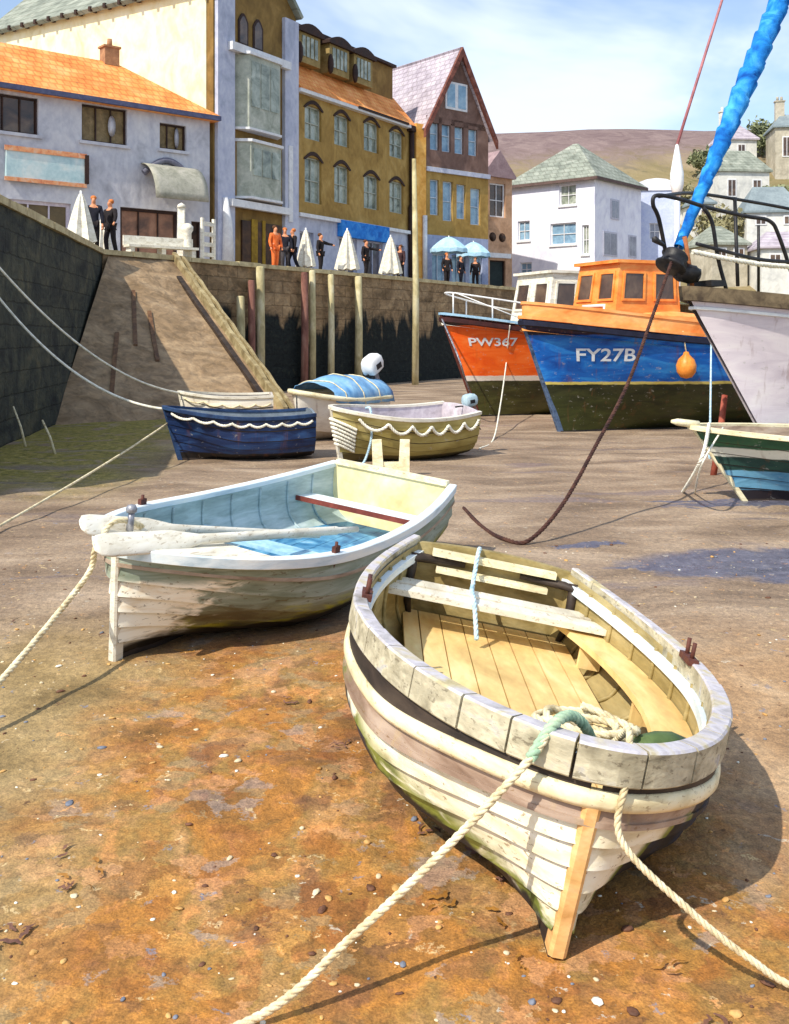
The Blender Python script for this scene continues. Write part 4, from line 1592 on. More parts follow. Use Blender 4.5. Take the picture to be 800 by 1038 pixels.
ring = [V((-7.07, 17.4, 3.75)), V((-7.12, 17.9, 3.12))]
line(sag(ring[0], wb, .55), .022, M['white_rope'], 'upper of two thin pale lines sagging from the dark wall')
line(sag(ring[1], nb, .5), .022, M['white_rope'], 'lower of two thin pale lines sagging from the dark wall')
line(sag(MX @ V((.02, -.2, .62)), gr(-60, 566), .05), .016, M['tan_rope'], 'thin cream line from the navy dinghy to the left edge over the mud')
a = MY @ (Yi @ at(682, 262, 13.8))
gA, gB_, gC = gr(536, 551), gr(512, 548), gr(470, 515)
pth = spline([a, at(660, 325, 13.0), at(636, 390, 12.3), at(604, 452, 11.5), at(570, 512, 10.8), gA + V((0, 0, .03)), gB_ + V((0, 0, .015)), gr(490, 535), gC], 10)
line(pth, .022, M['dark_rope'], 'dark tarred rope running from the yacht bow down to the mud', laid=True)
a = MB_ @ hB.pt(.36, .96, 1, .04)
line(sag(a, V((5.35, 17.6, .02)), .35), .02, M['blue_rope'], 'thin pale blue line dropping from the blue hull behind the green boat')
line(spline([MG @ V((.05, -.5, 1.0)), at(714, 456, 12.0), at(705, 478, 12.2), gr(692, 499)], 8), .022, M['white_rope'], 'short cream rope hanging from the green bow to the mud', laid=True)
line(spline([MG @ V((.12, -.35, .96)), at(712, 470, 12.4), gr(704, 501)], 8), .012, M['white_rope'], 'thin second line hanging beside the cream rope at the green bow')
line(spline([MR @ hR.pt(.135, .99, 1, .08), MR @ hR.pt(.13, .80, 1, .05), MR @ hR.pt(.125, .60, 1, .06), gr(507, 436) + V((0, 0, .5)), gr(500, 447) + V((0, 0, .02)), gr(486, 455)], 8), .017, M['white_rope'], 'pale rope hanging from the orange red hull to the mud', laid=True)
line(spline([MR @ (hR.base(0, 1) + V((0, 0, -.1))), at(464, 360, 24.2), at(472, 385, 24.4), gr(486, 424)], 8), .022, M['steel'], 'pale chain dropping from the orange red bow', 'mooring_chain', True, 'chain')
# two little stakes in the weed on the left
for px, py, hh, lb in ((22, 452, .75, 'thin pale stake leaning in the weed, left of two'), (52, 460, .6, 'thin pale stake leaning in the weed, right of two')):
    p = gr(px, py)
    mb = MB()
    mb.tube([p + V((.1, 0, -.1)), p + V((-.02, 0, hh * .5)), p + V((-.16, 0, hh))], [.025, .022, .018], 7)
    tag(mb.build('stake', M['tan_rope']), lb, 'stake')

# ------------------------------------------------------------------ quay, walls and slip
ZQ = 4.57
QD = V((.5213, .8534, 0))                       # direction of the quay edge, away from us to the right
Q0 = V((-5.46, 37.0, 0))
QC = V((-8.87, 31.42, 0))                       # inner corner with the left wall
L0 = V((-6.50, 12.0, 0))                        # near end of the left wall (outside the frame)


def stone_mat(name, cols, weed=None, joints=True):
    m = Mat(name)
    x, y, z = m.xyz()
    n = m.noise(.8, (1, 1, 1.4), 1.2, 7, .62)
    n2 = m.noise(4, (1, 1, 1.6), .8, 6)
    c = m.ramp(n, [(.32 + .36 * i / (len(cols) - 1), q) for i, q in enumerate(cols)])
    c = m.mix(.35, c, m.ramp(n2, [(.3, (40, 34, 28)), (.7, (236, 226, 206))]), 'OVERLAY')
    if joints:
        bt = m.n('ShaderNodeTexBrick')
        cv = m.n('ShaderNodeCombineXYZ')
        wj = m.math('MULTIPLY', m.math('SUBTRACT', n2, .5), .10)
        m.put(cv.inputs[0], m.math('ADD', x, wj)); m.put(cv.inputs[1], m.math('ADD', z, wj))
        m.nt.links.new(cv.outputs[0], bt.inputs['Vector'])
        bt.inputs['Scale'].default_value = 1.0
        bt.inputs['Brick Width'].default_value = 1.05
        bt.inputs['Row Height'].default_value = .46
        bt.inputs['Mortar Size'].default_value = .022
        bt.inputs['Mortar Smooth'].default_value = .6
        bt.inputs['Color1'].default_value = (.42, .42, .42, 1)
        bt.inputs['Color2'].default_value = (.60, .58, .56, 1)
        bt.inputs['Mortar'].default_value = (.16, .14, .12, 1)
        c = m.mix(.55, c, bt.outputs['Color'], 'OVERLAY')
        hgt = m.math('SUBTRACT', n2, m.math('MULTIPLY', bt.outputs['Fac'], .5))
    else:
        hgt = n2
    if weed:
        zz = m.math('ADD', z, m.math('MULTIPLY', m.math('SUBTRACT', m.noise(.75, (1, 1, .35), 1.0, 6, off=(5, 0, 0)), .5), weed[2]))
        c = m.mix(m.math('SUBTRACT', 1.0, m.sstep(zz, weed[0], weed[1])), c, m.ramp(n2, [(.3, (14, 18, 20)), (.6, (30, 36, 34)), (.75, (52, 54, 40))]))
    return m.fin(c, .85, .25, hgt, .6, .06)


M['quay_stone'] = stone_mat('quay_stone', [(108, 90, 66), (142, 120, 92), (172, 150, 118)], (2.4, 3.0, 4.8))
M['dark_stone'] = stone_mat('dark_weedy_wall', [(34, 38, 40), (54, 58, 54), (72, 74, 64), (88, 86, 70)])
M['slip_stone'] = stone_mat('slipway_stone', [(118, 98, 74), (150, 128, 102), (174, 152, 124)], None, False)
M['coping'] = mat('coping_stone', [(150, 132, 98), (186, 170, 130), (206, 192, 150)], 2, rough=.8)
M['paving'] = mat('quay_paving', [(130, 116, 104), (160, 146, 132), (184, 170, 152)], 1.2, rough=.85)

qe = Q0 + QD * 62
mb = MB()
deckp = [L0 + V((-60, 0, 0)), L0, QC, qe, qe + V((120, 12, 0)), V((160, 140, 0)), V((-120, 140, 0)), V((-120, 12, 0))]
mb.poly([V((p.x, p.y, ZQ)) for p in deckp])
tag(mb.build('quay_pavement', M['paving']), 'paved quay top in front of the houses', 'pavement', kind='structure')


def wall_run(a, b, th, z0, z1, name, m, label, cope, cat='harbour wall', n=24, batter=.0):
    d = (b - a); L = d.length; d.normalize()
    back = V((-d.y, d.x, 0))
    r = thing(name, label, cat, (a.x, a.y, 0), math.atan2(d.y, d.x))
    mb = MB()
    rows = []
    for k in range(9):
        z = lerp(z0, z1, k / 8)
        rows.append([V((L * i / n, .05 * noise.noise(V((i * .9, z * .8, a.x))) - batter * (1 - k / 8), z)) for i in range(n + 1)])
    mb.grid(rows, 0, False)
    mb.poly([(0, 0, z1), (L, 0, z1), (L, th, z1), (0, th, z1)])
    mb.poly([(0, th, z0), (L, th, z0), (L, th, z1), (0, th, z1)])
    mb.poly([(0, 0, z0), (0, th, z0), (0, th, z1), (0, 0, z1)])
    mb.poly([(L, 0, z0), (L, th, z0), (L, th, z1), (L, 0, z1)])
    mb.build('masonry', m, r)
    mb = MB()
    x = 0; rg = random.Random(int(L * 10))
    while x < L - .05:
        w = min(rg.uniform(1.0, 1.7), L - x)
        mb.bx(x + .01, x + w - .01, -.09 + rg.uniform(-.015, .015), .5, z1 + .004, z1 + .16 + rg.uniform(-.015, .02))
        x += w
    mb.build('coping', cope, r)
    return r


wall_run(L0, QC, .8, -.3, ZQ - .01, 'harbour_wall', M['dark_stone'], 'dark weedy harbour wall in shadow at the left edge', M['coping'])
# wall_run's front faces the side to the right of the direction of travel: -y of its frame
wall_run(QC, qe, .8, -.3, ZQ - .01, 'quay_wall', M['quay_stone'], 'long brown quay wall with dark weed below the house fronts', M['coping'], n=90)

# slipway
mb = MB()
A, B, Cc, D = V((-8.75, 31.7, ZQ)), V((-7.25, 34.1, ZQ)), V((-2.9, 27.6, -.05)), V((-8.05, 24.4, -.05))
rows = []
for i in range(21):
    u = i / 20
    row = []
    for j in range(13):
        v = j / 12
        p = A.lerp(B, v).lerp(D.lerp(Cc, v), u)
        row.append(p + V((0, 0, .10 * noise.noise(V((u * 5, v * 3, 1))))))
    rows.append(row)
mb.grid(rows, 0, True)
mb.grid([[r_[-1] for r_ in rows], [V((r_[-1].x, r_[-1].y, -.2)) for r_ in rows]], 0, False)
tag(mb.build('slipway', M['slip_stone']), 'steep brown stone slipway down from the quay to the mud', 'slipway', kind='structure')
mb = MB()
for off, w, h in ((0, .13, .30), (.30, .09, .18)):
    P = [B.lerp(Cc, i / 20) + V((off * .8, off * .6, .12 + .03 * math.sin(i * 2.1))) for i in range(21)]
    d = (Cc - B).normalized()
    mb.sweep(P, [(-w / 2, -.2), (w / 2, -.2), (w / 2, h - .15), (-w / 2, h - .15)], 0)
lad = mb.build('slipway_kerb', mat('pale_timber_kerb', [(112, 98, 68), (150, 134, 98), (178, 164, 126)], 3, rough=.8))
tag(lad, 'pale timber kerb slanting down the edge of the slipway', 'kerb')
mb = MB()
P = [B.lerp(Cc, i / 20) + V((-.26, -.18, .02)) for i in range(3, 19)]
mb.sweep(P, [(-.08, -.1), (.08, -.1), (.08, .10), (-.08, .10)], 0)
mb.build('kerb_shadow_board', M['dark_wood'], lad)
rg = random.Random(8)
mb = MB()
for u, v, L in ((.26, .34, .34), (.40, .46, .30), (.52, .22, .34)):
    P = [A.lerp(B, v).lerp(D.lerp(Cc, v), u + L * k / 6) + V((0, 0, .05 + .10 * noise.noise(V(((u + L * k / 6) * 5, v * 3, 1))))) for k in range(7)]
    mb.sweep(P, [(-.055, -.04), (.055, -.04), (.055, .012), (-.055, .012)], 0)
tag(mb.build('slip_timbers', M['brown_wood']), 'dark skid timbers let into the slipway', 'timber', kind='stuff')

# piles along the quay wall
pile_m = [mat('pale_pile', [(150, 138, 100), (190, 178, 136), (212, 204, 172)], 2.4, (1, 1, .4), rough=.85), mat('red_brown_pile', [(96, 62, 54), (134, 92, 80), (160, 122, 108)], 2.4, (1, 1, .4), rough=.85)]
rows_l = ['pale timber pile beside the foot of the slipway kerb', 'red brown pile tight beside the palest pile', 'pale pile third from the slipway on the quay wall',
          'slim red brown pile in the middle of the quay wall', 'pale pile right of the slim red brown one', 'stout pale pile fronting the dark weed left of the tall pole', 'short brown pile last before the tall pole']
for (px, top, mi, rad), lb in zip(((238, 300, 0, .15), (249, 284, 1, .13), (258, 270, 0, .16), (303, 276, 1, .14), (311, 274, 0, .13), (330, 278, 0, .13), (358, 280, 0, .16)), rows_l):
    k = (px - CX) / F
    s_ = (k * Q0.y - Q0.x) / (QD.x - k * QD.y)
    p = Q0 + QD * s_ + V((.853, -.521, 0)) * .26
    zt = EYE - (top - CY) / F * p.y
    mb = MB()
    mb.tube([(p.x, p.y, -.3), (p.x + .02, p.y, zt * .5), (p.x, p.y, zt - .05), (p.x, p.y, zt)], [rad * 1.1, rad, rad * .95, rad * .7], 9)
    tag(mb.build('timber_pile', pile_m[mi]), lb, 'pile', 'piles along the quay wall')
pp = at(421, 380, 44.0); pp.z = 0
mb = MB()
mb.tube([pp + V((0, 0, -.3)), pp + V((.03, 0, 4)), pp + V((-.05, 0, 9.6))], [.15, .14, .09], 10)
tag(mb.build('mooring_pole', pile_m[0]), 'tall slim cream pole rising from the mud past the quay', 'pole')


# ------------------------------------------------------------------ buildings
def wall_mat(name, cols, scale=.9):
    return mat(name, cols, scale, (1, 1, .7), rough=.85, bump=.4, bdist=.03, dist=1.4, spread=.24)


M['lav_wall'] = wall_mat('grey_lavender_render', [(160, 160, 168), (190, 190, 198), (208, 206, 208)])
M['cream_wall'] = wall_mat('cream_render', [(228, 210, 160), (246, 234, 194), (250, 242, 214)])
M['ochre_wall'] = wall_mat('ochre_brick', [(134, 104, 50), (162, 130, 70), (182, 152, 92)])
M['ochre_dark'] = wall_mat('dark_ochre_render', [(106, 80, 40), (132, 104, 56), (156, 126, 74)])
M['red_wall'] = wall_mat('red_brown_brick', [(94, 70, 62), (120, 94, 84), (142, 116, 106)])
M['shop_wall'] = wall_mat('pale_lavender_shopfront', [(158, 164, 184), (184, 188, 206), (204, 206, 218)])
M['white_wall'] = wall_mat('white_render', [(206, 206, 220), (228, 228, 238), (240, 240, 244)])
M['orange_tile'] = tile_mat('orange_roof_tile', [(204, 124, 60), (230, 154, 84), (242, 178, 112)], (0, 2))
M['lav_slate'] = tile_mat('lavender_slate', [(156, 146, 156), (180, 170, 180), (198, 190, 196)], (1, 2), .4, .3)
M['green_slate'] = tile_mat('grey_green_slate', [(114, 120, 110), (140, 146, 134), (162, 166, 154)], (0, 1, 2), .5, .34)
M['trim_white'] = mat('white_trim', [(206, 206, 210), (232, 232, 232)], 4, rough=.7)
M['trim_dark'] = mat('dark_trim', [(40, 26, 22), (66, 44, 36)], 4, rough=.7)
M['door_dark'] = mat('dark_doorway', [(40, 28, 22), (70, 48, 34), (92, 66, 44)], 2, rough=.6)


class Building:
    "front wall in the plane y = 0 facing -y, width along x, z from the quay up"

    def __init__(s, name, label, origin, ang, cat='building', group=None):
        s.r = thing(name, label, cat, (origin[0], origin[1], ZQ), ang, group)

    def front(s, x0, x1, z0, z1, ops, m, D, y=0.0, rev=.22, name='wall', sides=True):
        mb = MB()
        xs = sorted({x0, x1, *[v for o in ops for v in (o[0], o[1])]})
        zs = sorted({z0, z1, *[v for o in ops for v in (o[2], o[3])]})
        for a, b in zip(xs, xs[1:]):
            for c, d in zip(zs, zs[1:]):
                mx, mz = (a + b) / 2, (c + d) / 2
                if any(o[0] < mx < o[1] and o[2] < mz < o[3] for o in ops):
                    continue
                mb.poly([(a, y, c), (b, y, c), (b, y, d), (a, y, d)])
        for a, b, c, d in [o[:4] for o in ops]:
            mb.poly([(a, y, c), (a, y + rev, c), (a, y + rev, d), (a, y, d)])
            mb.poly([(b, y, c), (b, y, d), (b, y + rev, d), (b, y + rev, c)])
            mb.poly([(a, y, d), (a, y + rev, d), (b, y + rev, d), (b, y, d)])
            mb.poly([(a, y, c), (b, y, c), (b, y + rev, c), (a, y + rev, c)])
        if sides:
            mb.poly([(x0, y, z0), (x0, y, z1), (x0, D, z1), (x0, D, z0)])
            mb.poly([(x1, y, z0), (x1, D, z0), (x1, D, z1), (x1, y, z1)])
            mb.poly([(x0, D, z0), (x0, D, z1), (x1, D, z1), (x1, D, z0)])
            mb.poly([(x0, y, z1), (x1, y, z1), (x1, D, z1), (x0, D, z1)])
        return mb.build(name, m, s.r, False)

    def window(s, x0, x1, z0, z1, pane, frame, y=0.0, bars=(1, 1), sill=None, arch=None, wide=.07, rev=.22, blind=None):
        mb = MB()
        ya, yb = y + rev - .09, y + rev - .02
        w = wide
        mb.bx(x0, x1, ya, yb, z0, z0 + w); mb.bx(x0, x1, ya, yb, z1 - w, z1)
        mb.bx(x0, x0 + w, ya, yb, z0 + w, z1 - w); mb.bx(x1 - w, x1, ya, yb, z0 + w, z1 - w)
        for i in range(1, bars[0] + 1):
            c = lerp(x0, x1, i / (bars[0] + 1))
            mb.bx(c - .025, c + .025, ya + .01, yb - .01, z0 + w, z1 - w)
        for i in range(1, bars[1] + 1):
            c = lerp(z0, z1, i / (bars[1] + 1))
            mb.bx(x0 + w, x1 - w, ya + .013, yb - .013, c - .025, c + .025)
        f = mb.build('window', frame, s.r)
        mb = MB()
        mb.bx(x0, x1, yb + .003, yb + .03, z0, z1)
        mb.build('pane', pane, f)
        if sill:
            mb = MB()
            mb.bx(x0 - .1, x1 + .1, y - .10, y + .02, z0 - .12, z0 - .003)
            mb.build('sill', sill, f)
        if arch:
            mb = MB()
            P = []
            n = 8
            for i in range(n + 1):
                a = math.pi * i / n
                P.append((lerp(x1, x0, i / n), 0, z1 - .16 + .26 * math.sin(a)))
            Q = [(x1 + .10, 0, z1 - .16)] + [(lerp(x1 + .1, x0 - .1, i / n), 0, z1 - .10 + .38 * math.sin(math.pi * i / n)) for i in range(n + 1)] + [(x0 - .1, 0, z1 - .16)]
            b = Q + P[::-1]
            mb.prism([(p[0], y - .05, p[2]) for p in b], (0, .045, 0))
            # the corners of the opening are closed by the arch's infill
            for sgn, xc in ((1, x1), (-1, x0)):
                pts = [(xc, y + .02, z1 + .003)] + [(lerp(x1, x0, i / n), y + .02, z1 - .16 + .26 * math.sin(math.pi * i / n)) for i in (range(0, n // 2) if sgn > 0 else range(n, n // 2, -1))]
            mb.build('arch', arch, f)
        return f

    def solid(s, name, m, parent=None, **k):
        return None

    def add(s, name, mb, m, parent=None):
        return mb.build(name, m, parent or s.r)


def gable_roof(x0, x1, y0, y1, z0, rise, over=.3, th=.15, axis='x', hip=(0, 0)):
    "ridge along axis; hip = how far each end of the ridge is drawn in"
    mb = MB()
    X0, X1, Y0, Y1 = x0 - over, x1 + over, y0 - over, y1 + over
    if axis == 'x':
        ym = (Y0 + Y1) / 2
        e = [V((X0, Y0, z0)), V((X1, Y0, z0)), V((X1, Y1, z0)), V((X0, Y1, z0))]
        r = [V((X0 + hip[0], ym, z0 + rise)), V((X1 - hip[1], ym, z0 + rise))]
    else:
        xm = (X0 + X1) / 2
        e = [V((X1, Y0, z0)), V((X1, Y1, z0)), V((X0, Y1, z0)), V((X0, Y0, z0))]
        r = [V((xm, Y0 + hip[0], z0 + rise)), V((xm, Y1 - hip[1], z0 + rise))]
    d = V((0, 0, -th))
    b = len(mb.v)
    mb.v += e + r + [p + d for p in e]
    for f in ((0, 1, 5, 4), (2, 3, 4, 5), (1, 2, 5), (3, 0, 4), (6, 7, 1, 0), (7, 8, 2, 1), (8, 9, 3, 2), (9, 6, 0, 3), (9, 8, 7, 6)):
        mb.face([b + i for i in f])
    return mb


# -- left: long grey two-storey shop with the orange roof
ang = math.atan2(5.5, 6.5)
dv = V((math.cos(ang), math.sin(ang), 0))
LB = Building('shop_building', 'long grey lavender shop with an orange tiled roof at the left edge', V((-7.45, 42.0, 0)) - dv * 11.2, ang)
W_ = 11.15
ex = lambda px: None


def lx(px):
    "distance along the left building's front seen at column px"
    o = V((-7.45, 42.0, 0)) - dv * 11.2
    k = (px - CX) / F
    return (k * o.y - o.x) / (dv.x - k * dv.y)


def ly(px, py):
    o = V((-7.45, 42.0, 0)) - dv * 11.2 + dv * lx(px)
    return EYE - (py - CY) / F * o.y - ZQ


ops = []
for a, b, t, u in ((-14, 39, 96, 134), (83, 129, 108, 145), (162, 189, 126, 152)):
    zc = ((ly(a, u) + ly(b, u)) / 2, (ly(a, t) + ly(b, t)) / 2)
    ops.append((lx(a), lx(b), ly((a + b) / 2, u), ly((a + b) / 2, t)))
for a, b, t in ((8, 72, 204), (122, 181, 212)):
    ops.append((lx(a), lx(b), .02, ly((a + b) / 2, t)))
ops.append((lx(194), lx(204), .02, 2.1))
LB.front(0, W_, 0, 6.4, ops, M['lav_wall'], 5.0)
brn = mat('brown_shutter', [(96, 78, 48), (126, 106, 70), (150, 128, 92)], 3, rough=.5)
for i, o in enumerate(ops[:3]):
    LB.window(*o[:4], pane=M['glass_dark'] if i == 0 else brn, frame=M['trim_dark'], bars=(2, 0), sill=M['lav_wall'])
    if i:
        mb = MB()
        xm = lerp(o[0], o[1], .68)
        mb.lathe([(0, -.02), (.2, 0), (0, .02)], (0, 0, 0), 14, 0, (0, 1, 0))
        mb.v = [V((xm + p.x * (.8 if i == 1 else .5), .10 + p.y, (o[2] + o[3]) / 2 + p.z * 2.0)) for p in mb.v]
        LB.add('window_blind', mb, M['lav_wall'])
o = ops[3]
f = LB.window(*o[:4], pane=mat('brown_shop_window', [(84, 70, 44), (112, 94, 62)], 1.5, rough=.3), frame=mat('lilac_posts', [(186, 176, 190), (214, 206, 214)], 5), bars=(2, 0), wide=.12)
o = ops[4]
f = LB.window(*o[:4], pane=mat('terracotta_shop_window', [(92, 70, 60), (150, 108, 84), (176, 134, 108)], 1.2, rough=.4), frame=M['trim_dark'], bars=(2, 0), wide=.12)
o = ops[5]
LB.window(*o[:4], pane=M['door_dark'], frame=M['trim_dark'], bars=(0, 0))
mb = MB()
mb.bx(lx(5), lx(84), -.16, -.003, ly(44, 183), ly(44, 157))
sg = LB.add('shop_sign', mb, mat('faded_sign_board', [(150, 184, 190), (184, 206, 208), (214, 218, 212)], 1.4, rough=.6, spread=.28))
mb = MB()
mb.bx(lx(3), lx(86), -.20, -.163, ly(44, 157), ly(44, 152)); mb.bx(lx(3), lx(86), -.20, -.163, ly(44, 187), ly(44, 183))
LB.add('sign_border', mb, mat('faded_orange_border', [(196, 110, 84), (224, 158, 110), (210, 180, 160)], 5), sg)
mb = MB()
mb.bx(lx(84), lx(88), -.22, -.003, ly(86, 187), ly(86, 158))
LB.add('sign_bracket', mb, M['trim_dark'], sg)
# arched awning
mb = MB()
xa, xb = lx(143), lx(196)
zt_, zb_ = ly(168, 168), ly(168, 212)
rows = []
for i in range(9):
    a = math.pi / 2 * i / 8
    rows.append([V((lerp(xa, xb, j / 10), -1.25 * math.sin(a) - .003, zb_ + .25 + (zt_ - zb_ - .25) * math.cos(a))) for j in range(11)])
mb.grid(rows, 0, True)
aw = LB.add('awning', mb, mat('grey_olive_canvas', [(132, 132, 118), (160, 158, 144), (178, 174, 162)], 2))
aw.modifiers.new('thick', 'SOLIDIFY').thickness = .03
mb = MB()
P = [V((lerp(lx(145), lx(192), i / 12), -.06, ly(168, 178) + (ly(168, 163) - ly(168, 178)) * math.sin(math.pi * i / 12))) for i in range(13)]
mb.tube(P, .13, 6)
LB.add('arch_moulding', mb, mat('slate_grey_moulding', [(92, 92, 108), (120, 120, 134)], 4))
mb = gable_roof(0, W_, 0, 5.0, 6.42, 2.15, .3, .22, 'x', (0, 3.2))
LB.add('roof', mb, M['orange_tile'])
mb = MB()
mb.bx(-.3, W_ + .3, -.42, -.303, 6.2, 6.38)
LB.add('gutter', mb, mat('slate_blue_gutter', [(66, 70, 100), (92, 96, 124)], 4))
mb = MB()
mb.box((W_ - 3.15, 2.5, 8.75), (.62, .5, .7)); mb.box((W_ - 3.15, 2.5, 9.14), (.74, .6, .08)); mb.tube([(W_ - 3.15, 2.5, 9.18), (W_ - 3.15, 2.5, 9.5)], [.12, .10], 8)
LB.add('chimney', mb, mat('terracotta_chimney', [(150, 106, 76), (184, 138, 100)], 4))

# -- tall cream-sided building
qa = math.atan2(QD.y, QD.x)
T0 = V((-7.4, 42.3, 0))


def qx(px):
    k = (px - CX) / F
    return (k * T0.y - T0.x) / (QD.x - k * QD.y)


def qz(px, py):
    return EYE - (py - CY) / F * (T0 + QD * qx(px)).y - ZQ


TB = Building('tall_house', 'tall house with a sunlit cream side wall and an ochre front with pale bays', T0, qa)
w = qx(300)
side = 14.0
EZ = 12.1
mb = MB()
mb.prism([(0, 0, 0), (w, 0, 0), (w, 0, EZ), (w / 2, 0, EZ + 2.6), (0, 0, EZ)], (0, side, 0))
TB.add('wall', mb, M['ochre_dark'])
mb = MB()
mb.bx(-.05, -.003, .35, side, 0, EZ - .05)
TB.add('side_wall', mb, M['cream_wall'])
mb = MB()
x1_, x2_, x3_ = qx(219), qx(235), qx(286)
mb.bx(x1_ - .08, x2_, -.18, -.003, 0, EZ)
TB.add('pilaster', mb, M['shop_wall'])
mb = MB()
mb.bx(x3_, w - .02, -.18, -.003, 0, EZ - .4)
TB.add('pilaster', mb, M['shop_wall'])
# bays
pale_bay = mat('pale_green_grey_bay', [(140, 146, 132), (168, 172, 158), (188, 190, 178)], 1.6, rough=.6)
for a, b, t, u in ((238, 280, 62, 134), (240, 281, 148, 202)):
    xa, xb, z1, z0 = qx(a), qx(b), qz(259, t), qz(259, u)
    mb = MB()
    mb.prism([(xa, -.003, z0), (xa + .35, -.5, z0), (xb - .35, -.5, z0), (xb, -.003, z0)], (0, 0, z1 - z0))
    by = TB.add('bay_window', mb, pale_bay)
    mb = MB()
    n = 3
    for i in range(n):
        p0, p1 = lerp(xa + .42, xb - .42, i / n) + .05, lerp(xa + .42, xb - .42, (i + 1) / n) - .05
        mb.bx(p0, p1, -.525, -.503, z0 + .9, z1 - .25)
    TB.add('pane', mb, M['glass_pale'], by)
    mb = MB()
    mb.prism([(xa - .1, -.003, z1), (xa + .3, -.6, z1), (xb - .3, -.6, z1), (xb + .1, -.003, z1)], (0, 0, .12))
    TB.add('bay_cornice', mb, M['trim_white'], by)
    mb = MB()
    mb.prism([(xa - .1, -.003, z0 - .1), (xa + .3, -.56, z0 - .1), (xb - .3, -.56, z0 - .1), (xb + .1, -.003, z0 - .1)], (0, 0, .097))
    TB.add('bay_sill', mb, M['trim_white'], by)
for py, hh in ((62, .34), (214, .30)):
    z = qz(259, py)
    mb = MB()
    mb.bx(qx(228), qx(288), -.42, -.185, z, z + hh)
    TB.add('cornice', mb, M['trim_white'])
for a, b in ((241, 251), (256, 266)):
    xa, xb, z1, z0 = qx(a), qx(b), qz(254, 18), qz(254, 50)
    mb = MB()
    n = 8
    P = [(xa, 0, z0), (xb, 0, z0)] + [(lerp(xb, xa, i / n), 0, z1 - .3 + .35 * math.sin(math.pi * i / n)) for i in range(n + 1)]
    mb.prism([(p[0], -.05, p[2]) for p in P], (0, .047, 0))
    f = TB.add('arched_window', mb, M['trim_dark'])
    mb = MB()
    c = ((xa + xb) / 2, (z0 + z1) / 2)
    mb.prism([(c[0] + (p[0] - c[0]) * .72, -.062, c[1] + (p[2] - c[1]) * .82) for p in P], (0, .010, 0))
    TB.add('pane', mb, M['glass_dark'], f)
mb = MB()
mb.bx(qx(244), qx(284), -.10, -.003, .0, qz(264, 226))
d_ = TB.add('doorway', mb, M['door_dark'])
mb = MB()
mb.bx(qx(253), qx(259), -.13, -.103, .05, 2.5); mb.bx(qx(264), qx(267), -.13, -.103, .05, 2.5)
TB.add('door_panel', mb, mat('yellow_ochre_door', [(120, 92, 20), (164, 132, 40)], 3), d_)
mb = MB()
mb.grid([[V((-.5, -.3, EZ - .25)), V((-.5, side, EZ - .25))], [V((w / 2, -.3, EZ + 2.85)), V((w / 2, side, EZ + 2.85))], [V((w + .2, -.3, EZ - .1)), V((w + .2, side, EZ - .1))]], 0, False)
rf = TB.add('roof', mb, M['green_slate'])
rf.modifiers.new('thick', 'SOLIDIFY').thickness = .2
mb = MB()
for i in range(16):
    y_ = .4 + i * (side - .6) / 15
    mb.box((-.34, y_, EZ - .27), (.4, .14, .2))
TB.add('eaves_bracket', mb, M['trim_dark']).name = 'eaves_brackets'
mb = MB()
mb.tube([(qx(225), -.35, 0), (qx(225), -.3, 2.2), (qx(224), -.22, 3.2)], [.28, .2, .12], 10)
TB.add('buttress', mb, M['trim_white'])
mb = MB()
xa = qx(291)
mb.bx(xa - .14, xa + .14, -.24, -.185, qz(290, 225), qz(290, 148))
TB.add('white_panel', mb, M['trim_white'])

# -- brown three-storey building
BX0, BX1 = qx(301), qx(417)
BB = Building('brick_building', 'ochre brick building with an orange attic roof and two rows of arched windows', T0 + QD * BX0, qa)
wB = BX1 - BX0
qb = lambda px: qx(px) - BX0
ops = []
for (a, b), (t1, u1), (t2, u2) in (((309, 326), (108, 142), (160, 206)), ((339, 354), (117, 148), (168, 206)), ((369, 384), (124, 154), (178, 212)), ((395, 409), (133, 160), (184, 216))):
    ops.append((qb(a), qb(b), qz((a + b) / 2, u1), qz((a + b) / 2, t1)))
    ops.append((qb(a), qb(b), qz((a + b) / 2, u2), qz((a + b) / 2, t2)))
shop = [(qb(a), qb(b), .25, 2.3) for a, b in ((304, 318), (344, 362), (372, 388), (398, 410))]
EB = 8.72
BB.front(0, wB, 3.05, EB, ops, M['ochre_wall'], 8.0, name='wall')
BB.front(0, wB, 0, 2.95, shop, M['shop_wall'], 7.9, name='shopfront')
for o in ops:
    BB.window(*o, pane=M['glass_pale'], frame=mat('grey_green_frame', [(150, 156, 146), (180, 184, 172)], 5) if 'ggf' not in M else M['ggf'], bars=(1, 1), sill=None, arch=M['trim_dark'])
    if 'ggf' not in M:
        M['ggf'] = BB.r.children[-1].data.materials[0]
for o in shop:
    BB.window(*o, pane=mat('shop_glass', [(70, 66, 72), (120, 116, 126)], 1.0, rough=.2) if 'shopg' not in M else M['shopg'], frame=M['shop_wall'], bars=(1, 0))
    if 'shopg' not in M:
        M['shopg'] = bpy.data.materials['shop_glass']
mb = MB()
mb.bx(-.02, wB + .02, -.22, 0.1, 2.952, 3.12)
BB.add('string_course', mb, M['trim_white'])
mb = MB()
mb.bx(qb(342), qb(390), -.3, -.004, qz(366, 243), qz(366, 227))
BB.add('fascia_board', mb, mat('bright_blue_board', [(20, 96, 184), (36, 124, 212), (70, 150, 222)], 2.4))
mb = MB()
mb.bx(-.05, wB + .05, -.30, -.003, EB - .12, EB + .05)
BB.add('eaves_cornice', mb, M['trim_white'])
mb = MB()
mb.bx(wB * .45, wB * .92, -.36, -.305, EB - .02, EB + .10)
BB.add('gutter', mb, M['trim_dark'])
mb = MB()
